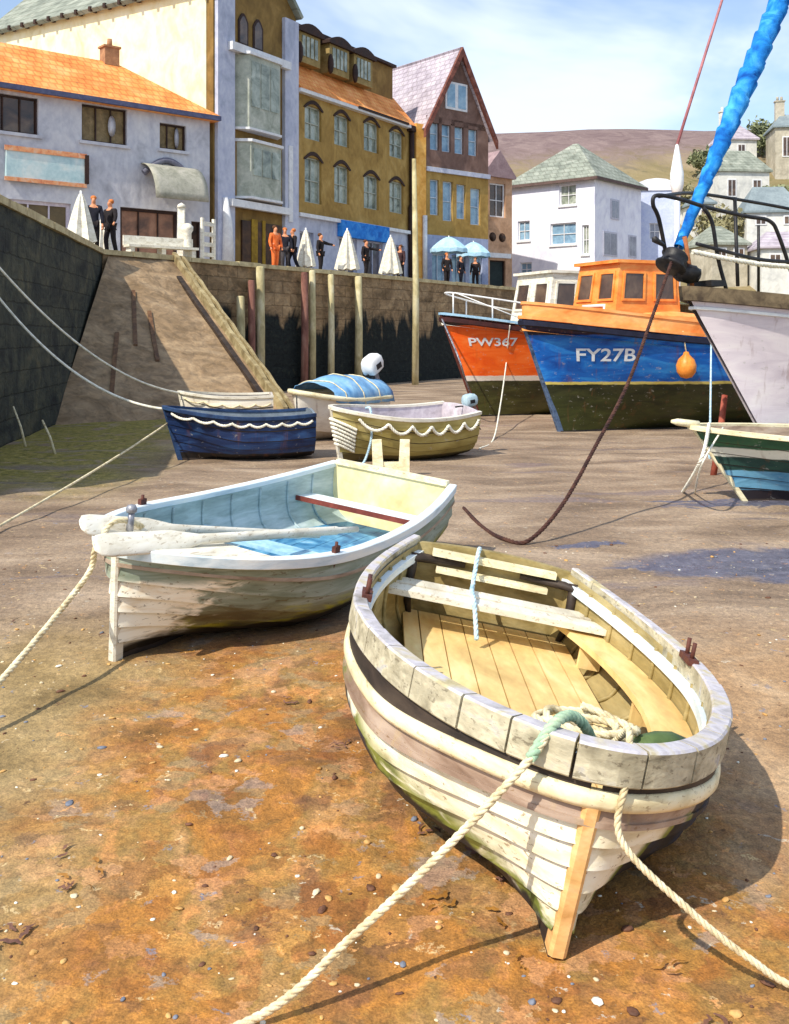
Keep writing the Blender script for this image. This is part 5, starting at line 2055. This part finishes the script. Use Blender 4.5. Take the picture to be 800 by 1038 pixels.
mb.prism([(-.05, -.32, EB + .052), (-.05, 1.15, EB + 1.75), (-.05, 1.3, EB + 1.75), (-.05, 1.3, EB + .052)], (wB + .1, 0, 0))
BB.add('tiled_roof', mb, M['orange_tile'])
mb = MB()
mb.bx(0, wB - .3, 1.0, 7.9, EB + .1, EB + 3.3)
at_ = BB.add('attic_wall', mb, M['ochre_dark'])
mb = MB()
mb.bx(-.1, wB - .2, .8, 8.0, EB + 3.303, EB + 3.45)
BB.add('flat_roof', mb, M['trim_dark'])
for px in (322, 352, 376):
    x = qb(px)
    z0, z1 = EB + 1.55, EB + 3.0
    mb = MB()
    mb.bx(x - .85, x + .85, .45, 1.0 - .003, z0, z1)
    dm = BB.add('dormer', mb, mat('dormer_cheek', [(130, 108, 60), (164, 142, 92)], 3) if 'dch' not in M else M['dch'])
    M['dch'] = dm.data.materials[0]
    mb = MB()
    for k in range(4):
        mb.bx(x - .62 + k * .33, x - .62 + k * .33 + .22, .40, .447, z0 + .3, z1 - .2)
    BB.add('dormer_window', mb, M['glass_pale'], dm)
    mb = MB()
    P = [(x - 1.05, .3, z1 - .05)] + [(x - 1.05 + 2.1 * i / 8, .3, z1 + .1 + .32 * math.sin(math.pi * i / 8)) for i in range(9)] + [(x + 1.05, .3, z1 - .05)]
    mb.prism(P, (0, .75, 0))
    BB.add('dormer_roof', mb, M['trim_dark'], dm)
    mb = MB()
    mb.blob((x - 1.0, .28, z0 + .35), (.18, .14, .5), None, px, .1)
    BB.add('dormer_bracket', mb, M['trim_dark'], dm)
mb = MB()
mb.tube([(qb(414), -.16, .3), (qb(414), -.16, 4.4), (qb(415), -.18, 4.6), (qb(415), -.16, EB - .1)], .14, 8)
mb.box((qb(414.5), -.17, EB - .1), (.45, .3, .3))
BB.add('downpipe', mb, M['trim_dark'])

# -- gable building with lavender roof
G0 = V((1.72, 56.2, 0))
ga = math.atan2(3, 3.64)
GD = V((math.cos(ga), math.sin(ga), 0))


def gx(px):
    k = (px - CX) / F
    return (k * G0.y - G0.x) / (GD.x - k * GD.y)


def gz(px, py):
    return EYE - (py - CY) / F * (G0 + GD * gx(px)).y - ZQ


GB = Building('gabled_house', 'gabled house of ochre and red brown brick with a lavender roof', G0, ga)
wG = gx(495)
eG = 9.15
ops = []
for a, b, t, u in ((436, 445, 118, 152), (448, 457, 121, 154), (461, 470, 124, 156), (475, 484, 128, 158)):
    ops.append((gx(a), gx(b), gz((a + b) / 2, u), gz((a + b) / 2, t)))
low = [(gx(a), gx(b), gz((a + b) / 2, u), gz((a + b) / 2, t)) for a, b, t, u in ((436, 445, 182, 218), (449, 459, 184, 224), (463, 472, 187, 222), (477, 487, 191, 228))]
zmid = gz(463, 172)
zlow = gz(463, 240)
GB.front(0, wG, zmid, eG, ops, M['red_wall'], 9.0, name='upper_wall')
GB.front(0, wG, zlow, zmid - .004, low, M['ochre_wall'], 9.0, name='wall')
sh = [(gx(a), gx(b), .3, 2.0) for a, b in ((438, 452), (458, 472), (476, 489))]
GB.front(0, wG, 0, zlow - .004, sh, mat('blue_grey_shopfront', [(120, 132, 166), (146, 156, 186), (168, 176, 200)], 1.2), 8.9, name='shopfront')
for o in ops + low:
    GB.window(*o, pane=M['glass_blue'], frame=mat('pale_sash', [(176, 190, 204), (208, 216, 224)], 5) if 'sash' not in M else M['sash'], bars=(0, 1), wide=.06)
    M['sash'] = bpy.data.materials['pale_sash']
for o in sh:
    GB.window(*o, pane=M['glass_blue'], frame=M['sash'], bars=(1, 0))
za = gz(463, 54)
mb = MB()
mb.prism([(0, 0, eG + .004), (wG, 0, eG + .004), (wG / 2, 0, za)], (0, .3, 0))
gw_ = GB.add('gable', mb, M['red_wall'])
mb = MB()
xa, xb, z1, z0 = gx(451), gx(473), gz(462, 84), gz(462, 112)
mb.bx(xa, xb, -.07, -.003, z0, z1)
f = GB.add('gable_window', mb, M['trim_white'], gw_)
mb = MB()
for i in range(2):
    a = lerp(xa, xb, i / 2) + .12; b = lerp(xa, xb, (i + 1) / 2) - .12
    mb.bx(a, b, -.085, -.072, z0 + .12, z1 - .12)
f.name = 'gable_window'
GB.add('gable_pane', mb, M['glass_blue'], gw_)
mb = MB()
mb.bx(-.05, wG + .05, -.14, -.003, zmid - .3, zmid - .05)
GB.add('string_course', mb, M['shop_wall'])
mb = MB()
for sgn in (0, 1):
    xe = -.35 if sgn == 0 else wG + .35
    zz = eG - .45
    P = [(wG / 2, -.25, za + .32), (xe, -.25, zz), (xe, 9.2, zz), (wG / 2, 9.2, za + .32)]
    nrm = (V(P[1]) - V(P[0])).cross(V(P[3]) - V(P[0])).normalized()
    if nrm.z < 0:
        nrm = -nrm
    mb.prism(P, -nrm * .2)
GB.add('roof', mb, M['lav_slate'])
mb = MB()
for sgn in (0, 1):
    xe = -.40 if sgn == 0 else wG + .40
    P = [(wG / 2, -.42, za + .30), (xe, -.42, eG - .52), (xe, -.42, eG - .98), (wG / 2, -.42, za - .25)]
    mb.prism(P, (0, .165, 0))
GB.add('bargeboard', mb, mat('red_brown_board', [(78, 42, 36), (112, 66, 56), (140, 90, 76)], 3))
mb = MB()
mb.bx(-.75, -.05, -.05, 1.5, 0, eG - .2)
GB.add('side_strip', mb, mat('sunlit_ochre_strip', [(206, 144, 60), (232, 172, 84), (240, 192, 112)], 2))
mb = MB()
mb.tube([(-.25, -.18, 0), (-.25, -.18, 4)], .13, 8)
GB.add('downpipe', mb, M['trim_white'])
for a, c in ((453, 0), (479, 1)):
    xx = gx(a)

# -- narrow pink house between
NB = Building('narrow_house', 'narrow pink ochre house with dark bow windows between the gable and white house', (5.75, 66.5, 0), R(38))
nw = 2.5
ops = [(.5, 1.9, 5.2, 7.4), (.5, 1.9, .02, 2.4)]
NB.front(0, nw, 0, 7.9, ops, mat('pink_ochre_render', [(160, 122, 92), (192, 152, 120), (206, 170, 142)], 1.0), 8)
NB.window(*ops[0], pane=M['glass_dark'], frame=M['trim_white'], bars=(1, 1), wide=.1)
NB.window(*ops[1], pane=mat('dark_green_shop', [(24, 34, 36), (44, 56, 54)], 2), frame=M['trim_dark'], bars=(0, 0))
mb = MB()
mb.bx(.3, 2.2, -.25, -.003, 2.55, 2.85)
NB.add('fascia_board', mb, M['trim_white'])
for x in (.75, 1.6):
    mb = MB()
    mb.lathe([(0, -.03), (.3, 0), (0, .03)], (x, -.02, 3.9), 16, 0, (0, 1, 0))
    NB.add('round_window', mb, M['door_dark'])
NB.add('roof', gable_roof(0, nw, 0, 8, 7.92, 1.6, .2, .15, 'y'), mat('mauve_slate', [(136, 112, 116), (164, 140, 142)], 1.4))

# -- white house with hipped roof
hc = V((13.53, 70.0, 0))
ha = R(-40)
hd = V((math.cos(ha), math.sin(ha), 0))
hn = V((-hd.y, hd.x, 0))
HW = 6.9
H0_ = hc - hd * HW
WH = Building('white_house', 'white three storey house with a grey green hipped roof', H0_, ha)


def hx(px):
    k = (px - CX) / F
    return (k * H0_.y - H0_.x) / (hd.x - k * hd.y)


def hz(px, py):
    return EYE - (py - CY) / F * (H0_ + hd * hx(px)).y - ZQ


eH = 8.25
ops = []
for a, b, t, u in ((567, 584, 187, 208), (525, 537, 224, 244), (558, 584, 226, 248), (527, 539, 266, 280), (590, 597, 228, 258)):
    ops.append((hx(a), hx(b), hz((a + b) / 2, u), hz((a + b) / 2, t)))
ops.append((hx(527), hx(534), hz(530, 212), hz(530, 196)))
WH.front(0, HW, 0, eH, ops[:5], M['white_wall'], 6.8)
for o, p in zip(ops[:5], ('glass_pale', 'glass_blue', 'glass_blue', 'glass_blue', 'glass_pale')):
    WH.window(*o, pane=M[p], frame=M['trim_white'], bars=(1, 1), wide=.09, sill=M['trim_white'])
# windows of the shaded side
def sidewin(y0, y1, z0, z1, dark):
    mb = MB()
    mb.bx(HW + .003, HW + .06, y0, y1, z0, z1)
    f = WH.add('side_window', mb, mat('grey_lilac_frame', [(176, 176, 190), (200, 200, 212)], 4) if 'glf' not in M else M['glf'])
    M['glf'] = f.data.materials[0]
    mb = MB()
    mb.bx(HW + .062, HW + .075, y0 + .12, (y0 + y1) / 2 - .04, z0 + .12, z1 - .12); mb.bx(HW + .062, HW + .075, (y0 + y1) / 2 + .04, y1 - .12, z0 + .12, z1 - .12)
    WH.add('pane', mb, dark, f)


dk = mat('shaded_glass', [(130, 134, 150), (160, 164, 176)], 1, rough=.2)
sidewin(1.1, 3.1, 3.0, 4.7, dk)
sidewin(2.2, 3.4, 5.6, 7.0, dk)
sidewin(4.8, 6.0, 3.1, 4.7, dk)
WH.add('roof', gable_roof(0, HW, 0, 6.8, eH + .02, 3.1, .35, .2, 'x', (3.6, 3.6)), M['green_slate'])
mb = MB()
mb.bx(-.38, HW + .38, -.42, -.352, eH - .22, eH - .02); mb.bx(HW + .352, HW + .42, -.42, 7.1, eH - .22, eH - .02)
WH.add('gutter', mb, mat('brown_gutter', [(84, 66, 62), (112, 92, 86)], 4))
# lavender annexe behind it
AN = Building('annexe', 'low lavender outbuilding just right of the white house', (17.6, 76.5, 0), R(-8))
AN.front(0, 3.4, 0, 8.2, [(1.2, 2.0, 4.6, 5.8)], mat('lavender_render', [(180, 190, 220), (204, 212, 232)], 1), 5)
AN.window(1.2, 2.0, 4.6, 5.8, pane=dk, frame=M['trim_white'])
mb = MB()
rows = []
for i in range(9):
    a = math.pi * i / 8
    rows.append((1.7 - 1.75 * math.cos(a), -.1, 8.2 + .9 * math.sin(a)))
mb.prism(rows, (0, 5.2, 0))
AN.add('barrel_roof', mb, M['white_wall'])

# ------------------------------------------------------------------ hill, hill houses, trees
def hill_h(x, y):
    px = CX + F * x / y
    top = 34.3 + 1.0 * sm(30, 70, x) + .7 * noise.noise(V((x * .03, 4, 0)))
    f = sm(84, 168, y)
    return ZQ + f * (top - ZQ) + 1.2 * noise.noise(V((x * .06, y * .06, 1))) * f - 14 * sm(180, 330, y)


hm = Mat('heath_and_pasture')
x, y, z = hm.xyz()
n1 = hm.noise(.05, (1, 1, 1), 1.2, 6, .6)
n2 = hm.noise(.35, (1, 1, 1), 1.0, 6, .65)
c = hm.ramp(n1, [(.34, (112, 104, 70)), (.5, (138, 124, 92)), (.64, (154, 138, 110))])
c = hm.mix(hm.math('MULTIPLY', hm.sstep(n2, .52, .66), .8), c, (96, 96, 58))
zz = hm.math('ADD', z, hm.math('MULTIPLY', hm.math('SUBTRACT', n2, .5), 9.0))
zz = hm.math('ADD', zz, hm.math('MULTIPLY', x, -.10))
c = hm.mix(hm.sstep(zz, 19, 26), c, hm.ramp(n2, [(.35, (112, 94, 94)), (.65, (138, 120, 116))]))
hmat = hm.fin(c, .95, .1, n2, .6, .5)
mb = MB()
rows = []
for j in range(46):
    y_ = 82 + j * 5.6
    rows.append([V((xx, y_, hill_h(xx, y_))) for xx in [-150 + 6 * i for i in range(61)]])
mb.grid(rows, 0, True)
tag(mb.build('hill', hmat), 'heather topped hill behind the harbour town', 'hill', kind='structure')


def hill_house(px0, px1, pyb, pye, pyr, d, rz, wallm, roofm, label, wins=2, chim=0, hip=1.5, D=5.5):
    w = (px1 - px0) / F * d / math.cos(rz)
    p = at(px0, pyb, d)
    r = thing('hillside_house', label, 'house', (p.x, p.y, p.z), rz)
    h = (pyb - pye) / F * d
    mb = MB()
    mb.bx(0, w, 0, D, -3, h)
    mb.build('wall', wallm, r)
    gable_roof(0, w, 0, D, h + .01, (pye - pyr) / F * d, .3, .2, 'x', (hip, hip)).build('roof', roofm, r)
    for i in range(wins):
        c = w * (i + .5) / wins
        mb = MB()
        mb.bx(c - .55, c + .55, -.08, -.003, h * .35, h * .78)
        f = mb.build('window', M['trim_white'], r)
        mb = MB()
        mb.bx(c - .42, c - .04, -.095, -.082, h * .35 + .12, h * .78 - .12); mb.bx(c + .04, c + .42, -.095, -.082, h * .35 + .12, h * .78 - .12)
        mb.build('pane', M['glass_dark'], f)
    for i in range(chim):
        c = w * (.2 + .6 * i)
        zt = h + (pye - pyr) / F * d
        mb = MB()
        mb.box((c, D / 2, zt + .3), (1.1, .8, 2.6)); mb.box((c, D / 2, zt + 1.68), (1.3, 1.0, .16)); mb.tube([(c - .25, D / 2, zt + 1.75), (c - .25, D / 2, zt + 2.3)], .16, 8); mb.tube([(c + .25, D / 2, zt + 1.75), (c + .25, D / 2, zt + 2.3)], .16, 8)
        mb.build('chimney', wallm, r)
    return r


oldw = mat('old_white_render', [(186, 186, 184), (212, 210, 204), (228, 226, 218)], .6, rough=.85)
grw = mat('grey_buff_render', [(150, 142, 126), (178, 170, 152), (196, 188, 172)], .6, rough=.85)
bsl = mat('blue_grey_slate', [(112, 124, 130), (140, 152, 156)], .8, rough=.75)
hill_house(729, 782, 214, 172, 148, 118, R(6), oldw, M['green_slate'], 'pale hillside house with a grey green roof, midway up behind the blue sail', 2)
hill_house(757, 812, 236, 214, 186, 104, R(-6), oldw, bsl, 'pale hillside house with a blue grey roof low at the right edge', 2)
hill_house(736, 768, 166, 140, 122, 134, R(4), oldw, M['lav_slate'], 'small white hillside house with a tall chimney on the skyline', 1, 1)
hill_house(786, 830, 176, 128, 112, 130, R(-8), grw, bsl, 'buff hillside house with tall chimneys at the right skyline', 2, 2)
hill_house(722, 760, 268, 246, 226, 97, R(10), grw, M['green_slate'], 'low buff hillside cottage behind the yacht rail', 2)
hill_house(772, 826, 282, 250, 232, 94, R(-4), oldw, M['lav_slate'], 'white hillside cottage lowest by the right edge', 2)
hill_house(706, 724, 236, 205, 190, 112, R(4), oldw, bsl, 'narrow white hillside house hard against the blue sail', 1)


leafm = [mat('leaf_green', [(104, 112, 82), (130, 136, 100), (154, 158, 122)], 1.2, rough=.8), mat('leaf_olive', [(122, 118, 86), (144, 138, 102), (164, 156, 122)], 1.2, rough=.8)]


def tree(px, py, d, hgt, wid, label, k, seed):
    g = at(px, py, d)
    gz_ = hill_h(g.x, g.y)
    rg = random.Random(seed)
    r = thing('hillside_tree', label, 'tree', (g.x, g.y, gz_ - .2), 0, 'trees on the hill')
    mb = MB()
    mb.tube([(0, 0, 0), (.1, 0, hgt * .3), (-.1, .1, hgt * .75)], [.035 * hgt, .028 * hgt, .01 * hgt], 8)
    for i in range(6):
        a = i * 1.05 + seed
        mb.tube([(0, 0, hgt * (.28 + .06 * i)), (wid * .3 * math.cos(a), wid * .3 * math.sin(a), hgt * (.5 + .06 * i))], [.012 * hgt, .004 * hgt], 5)
    mb.build('trunk', M['brown_wood'], r)
    mb = MB()
    lobes = [(V((rg.gauss(0, wid * .24), rg.gauss(0, wid * .24), hgt * rg.uniform(.42, .9))), wid * rg.uniform(.2, .34)) for _ in range(11)]
    for i in range(1700):
        c, rad = rg.choice(lobes)
        dv_ = V((rg.gauss(0, 1), rg.gauss(0, 1), rg.gauss(0, .8)))
        dv_ = dv_.normalized() * rad * rg.random() ** .45
        p = c + dv_
        a, b = V((rg.gauss(0, 1), rg.gauss(0, 1), rg.gauss(0, 1))).normalized(), V((rg.gauss(0, 1), rg.gauss(0, 1), rg.gauss(0, 1))).normalized()
        s_ = rg.uniform(.3, .6)
        mb.poly([p, p + a * s_, p + (a + b) * s_ * .7, p + b * s_], 0)
    mb.build('crown', leafm[k], r, False)


for i, (px, py, d, h_, w_, lb, k) in enumerate((
        (700, 200, 118, 3.5, 4.0, 'dense olive tree on the hill left of the blue sail', 1), (716, 165, 130, 4, 4.5, 'dark green tree high on the hill behind the blue sail', 0),
        (772, 150, 140, 4.5, 4.5, 'round green tree between two skyline houses', 0), (744, 215, 108, 4.5, 6, 'low olive tree below the grey green roofed house', 1),
        (796, 205, 112, 6, 6, 'green tree above the blue grey roofed house', 0), (500, 190, 100, 4, 4.5, 'olive tree above the narrow pink house', 1))):
    tree(px, py, d, h_, w_, lb, k, i + 3)


# ------------------------------------------------------------------ people
skin = mat('skin', [(196, 128, 92), (222, 156, 116)], 6, rough=.6, bump=.05)


def skinned(name, verts, edges, rad, m, parent, sub=2):
    me = bpy.data.meshes.new(name)
    me.from_pydata(verts, edges, [])
    me.materials.append(m)
    o = bpy.data.objects.new(name, me)
    COL.objects.link(o)
    sk = o.modifiers.new('skin', 'SKIN')
    if not me.skin_vertices:
        me.attributes.new
    for i, r_ in enumerate(rad):
        r2 = r_ if isinstance(r_, tuple) else (r_, r_)
        me.skin_vertices[0].data[i].radius = r2
    me.skin_vertices[0].data[0].use_root = True
    s_ = o.modifiers.new('sub', 'SUBSURF'); s_.levels = s_.render_levels = sub
    sk.use_smooth_shade = True
    # freeze to a plain mesh so that copies and masks stay simple
    dg = bpy.context.evaluated_depsgraph_get()
    m2 = bpy.data.meshes.new_from_object(o.evaluated_get(dg))
    bpy.data.objects.remove(o)
    o = bpy.data.objects.new(name, m2)
    COL.objects.link(o)
    o.parent = parent
    return o


def person(p, rz, label, top, legs, hair, stride=.12, arm=(0, 0), h=1.0, long_coat=False):
    r = thing('person', label, 'person', p, rz)
    r.scale = (h, h, h)
    s = stride
    ax, az = arm
    v = [(0, 0, .95), (0, 0, 1.15), (0, 0, 1.38), (0, .0, 1.49), (0, -.015, 1.58), (0, -.01, 1.70),
         (-.09, 0, .92), (-.10, -s * .6, .50), (-.10, -s * .2, .09), (-.10, -s * .2 - .16, .04),
         (.09, 0, .92), (.10, s * .2, .50), (.10, s, .10), (.10, s - .14, .05),
         (-.19, 0, 1.40), (-.24, .03, 1.13), (-.25, -.06, .88), (-.25, -.10, .80),
         (.19, 0, 1.40), (.25 + ax, -.03 - ax, 1.13 + az), (.25 + ax * 1.5, -.10 - ax * 1.6, .88 + az * 2), (.25 + ax * 1.6, -.14 - ax * 1.8, .80 + az * 2.3), (0, -.115, 1.60)]
    e = [(0, 1), (1, 2), (2, 3), (3, 4), (4, 5), (0, 6), (6, 7), (7, 8), (8, 9), (0, 10), (10, 11), (11, 12), (12, 13), (2, 14), (14, 15), (15, 16), (16, 17), (2, 18), (18, 19), (19, 20), (20, 21), (4, 22)]
    rad = [.12, (.13, .10), (.14, .10), .055, .092, .075, .085, .06, .04, .035, .085, .06, .04, .035, .06, .042, .032, .038, .06, .042, .032, .038, .02]
    skinned('body', v, e, rad, skin, r)
    tv = [v[0], v[1], v[2], (0, 0, 1.46), v[14], v[15], (v[16][0], v[16][1], v[16][2] + .02), v[18], v[19], (v[20][0], v[20][1], v[20][2] + .02), (0, 0, .84 if not long_coat else .62)]
    skinned('jacket', tv, [(0, 1), (1, 2), (2, 3), (2, 4), (4, 5), (5, 6), (2, 7), (7, 8), (8, 9), (0, 10)], [(.16, .13), (.16, .13), (.17, .13), .075, .085, .062, .052, .085, .062, .052, (.17, .14)], top, r)
    lv = [v[0], v[6], v[7], (v[8][0], v[8][1], .08), v[10], v[11], (v[12][0], v[12][1], .09)]
    skinned('trousers', lv, [(0, 1), (1, 2), (2, 3), (0, 4), (4, 5), (5, 6)], [(.14, .115), .105, .08, .062, .105, .08, .062], legs, r)
    mb = MB()
    mb.blob((0, .035, 1.690), (.090, .092, .080), None, 3, .08)
    mb.build('hair', hair, r)
    mb = MB()
    for q in ((-.10, -s * .2 - .06, .045), (.10, s - .05, .05)):
        mb.blob(q, (.055, .14, .055), None, 2, .05)
    mb.build('shoes', M['black_steel'], r)
    return r


navyc = mat('dark_navy_cloth', [(22, 22, 32), (38, 38, 50)], 8, rough=.9)
blackc = mat('black_cloth', [(26, 22, 24), (44, 38, 40)], 8, rough=.9)
greyc = mat('grey_trouser_cloth', [(54, 50, 54), (80, 76, 78)], 8, rough=.9)
orc = mat('orange_oilskin', [(214, 92, 34), (236, 124, 60)], 8, rough=.6)
hairb = mat('brown_hair', [(70, 44, 28), (110, 74, 46)], 14, rough=.8)
hairo = mat('ginger_hair', [(176, 96, 44), (212, 130, 70)], 14, rough=.8)


def quay(px, d):
    return V(((px - CX) / F * d, d, ZQ + .004))


def qback(px, back):
    "a point of the quay standing back metres behind the edge, seen at column px"
    k = (px - CX) / F
    n = V((-.8534, .5213, 0))
    o = Q0 + n * back
    s_ = (k * o.y - o.x) / (QD.x - k * QD.y)
    p = o + QD * s_
    return V((p.x, p.y, ZQ + .004))


person(quay(95, 31.6), .3, 'person in a dark coat on the wall top, left of a pair', navyc, blackc, hairo, .12, h=1.02)
person(quay(112, 32.2), -.5, 'person in a black coat on the wall top, right of a pair', blackc, blackc, hairo, .16, (.06, .05))
person(qback(279, .75), .8, 'person in orange oilskins standing by the quay edge', orc, orc, hairb, .06)
person(qback(289, .9), .2, 'person in dark clothes just right of the orange oilskins', navyc, greyc, hairo, .18)
person(qback(297, .85), -1.0, 'person in black walking, right of the dark pair on the quay', blackc, navyc, hairo, .26)
person(qback(325, 1.0), 1.2, 'person in black between the first two white parasols', blackc, blackc, hairb, .08, (.16, .20))
person(qback(371, 1.0), 1.0, 'person in black with an arm held out below the blue board', blackc, blackc, hairb, .12, (.18, .22))
person(qback(406, 1.0), -.6, 'person in dark brown right of the last white parasol', mat('dark_brown_cloth', [(52, 34, 38), (78, 54, 56)], 8, rough=.9), blackc, hairb, .1)
person(qback(453, 1.4), .4, 'person in black under the first pale blue parasol', blackc, blackc, hairo, .1)
person(qback(467, 1.3), .9, 'person in dark blue between the pale blue parasols', navyc, navyc, hairb, .12, h=.96)
person(qback(482, 1.5), -.3, 'person in black under the second pale blue parasol', blackc, blackc, hairb, .1)


def folded_parasol(p, label, h=2.0, w=.42):
    r = thing('folded_parasol', label, 'parasol', p, 0, 'white folded parasols on the quay')
    mb = MB()
    mb.tube([(0, 0, 0), (0, 0, h + .1)], .03, 8); mb.lathe([(0, 0), (.24, .0), (.24, .05), (.06, .09), (0, .09)], (0, 0, 0), 14)
    mb.build('pole', M['white_plastic'], r)
    mb = MB()
    rows = []
    for i in range(10):
        t = i / 9
        z = lerp(h, h * .18, t)
        rad = lerp(.05, w, t ** .8)
        rows.append([V((rad * (1 + .16 * (-1) ** k) * math.cos(math.pi * 2 * k / 16), rad * (1 + .16 * (-1) ** k) * math.sin(math.pi * 2 * k / 16), z - (.06 if k % 2 else 0) * t)) for k in range(16)])
    mb.grid(rows, 0, False, True)
    c = mb.build('canopy', M['white'], r)
    c.modifiers.new('thick', 'SOLIDIFY').thickness = .015


folded_parasol(qback(310, .8), 'white folded parasol left, nearest the dark walkers', 1.75, .36)
folded_parasol(qback(352, .8), 'white folded parasol standing below the blue board', 2.0, .48)
folded_parasol(qback(396, .8), 'white folded parasol nearest the dark downpipe', 2.0, .48)
folded_parasol(quay(82, 30.6), 'broad white folded parasol beside the pair on the wall top', 1.7, .42)
folded_parasol(quay(104, 33.4), 'white folded parasol standing between the pair on the wall top', 1.3, .3)


def open_parasol(p, label, h=2.5, w=1.0):
    r = thing('open_parasol', label, 'parasol', p, 0, 'pale blue open parasols')
    mb = MB()
    mb.tube([(0, 0, 0), (0, 0, h + .06)], .03, 8); mb.lathe([(0, 0), (.26, .0), (.26, .05), (.06, .09), (0, .09)], (0, 0, 0), 14)
    mb.build('pole', M['white_plastic'], r)
    mb = MB()
    rows = []
    for i in range(7):
        t = i / 6
        rows.append([V((w * t * math.cos(2 * math.pi * k / 16), w * t * math.sin(2 * math.pi * k / 16), h - .62 * t ** 1.6 - (.05 if k % 2 == 0 else 0) * t)) for k in range(16)])
    rows.append([p_ * 1.0 - V((0, 0, .2)) for p_ in rows[-1]])
    mb.grid(rows, 0, False, True)
    c = mb.build('canopy', mat('pale_blue_canvas', [(150, 196, 222), (188, 218, 234)], 3, rough=.8) if 'pbc' not in M else M['pbc'], r)
    M['pbc'] = c.data.materials[0]
    c.modifiers.new('thick', 'SOLIDIFY').thickness = .015


open_parasol(qback(455, 2.2), 'pale blue open parasol on the quay, left of two', 2.75, 1.0)
open_parasol(qback(480, 2.2), 'pale blue open parasol on the quay, right of two', 2.7, .95)

# white bench, post and rack on the left of the quay
bn = thing('bench', 'long white bench on the quay under the arched awning', 'bench', qback(164, .55), qa - R(20))
mb = MB(); mb.bx(-1.25, 1.25, -.24, .2, .40, .48); mb.build('seat', M['white'], bn)
mb = MB(); mb.bx(-1.25, 1.25, .2, .27, .46, .80); mb.build('backrest', M['white'], bn)
for x_ in (-1.1, 0, 1.1):
    mb = MB(); mb.bx(x_ - .07, x_ + .07, -.18, .2, 0, .397); mb.build('leg', M['white'], bn)
p = qback(190, .4)
mb = MB(); mb.lathe([(.22, 0), (.2, .1), (.15, .2), (.14, 1.0), (.2, 1.1), (.2, 1.22), (.1, 1.32), (0, 1.34)], p, 14)
tag(mb.build('bollard', M['white']), 'stout white bollard on the quay at the end of the bench', 'bollard')
p = qback(184, .9)
mb = MB(); mb.box(p + V((0, 0, .95)), (.26, .18, 1.9), taper=.9); mb.lathe([(0, 0), (.16, .02), (.13, .12), (0, .2)], p + V((0, 0, 1.9)), 10)
tag(mb.build('post', M['white']), 'tall white post on the quay behind the bollard', 'post')
rk = thing('ladder_rack', 'white slatted rack on the quay before the tall house corner', 'rack', qback(211, .7), qa)
mb = MB()
for x_ in (-.3, .3):
    mb.bx(x_ - .05, x_ + .05, -.05, .05, 0, 1.65)
mb.build('frame', M['white'], rk)
for k in range(4):
    mb = MB(); mb.bx(-.25, .25, -.04, .04, .3 + .36 * k, .44 + .36 * k); mb.build('slat', M['white'], rk)
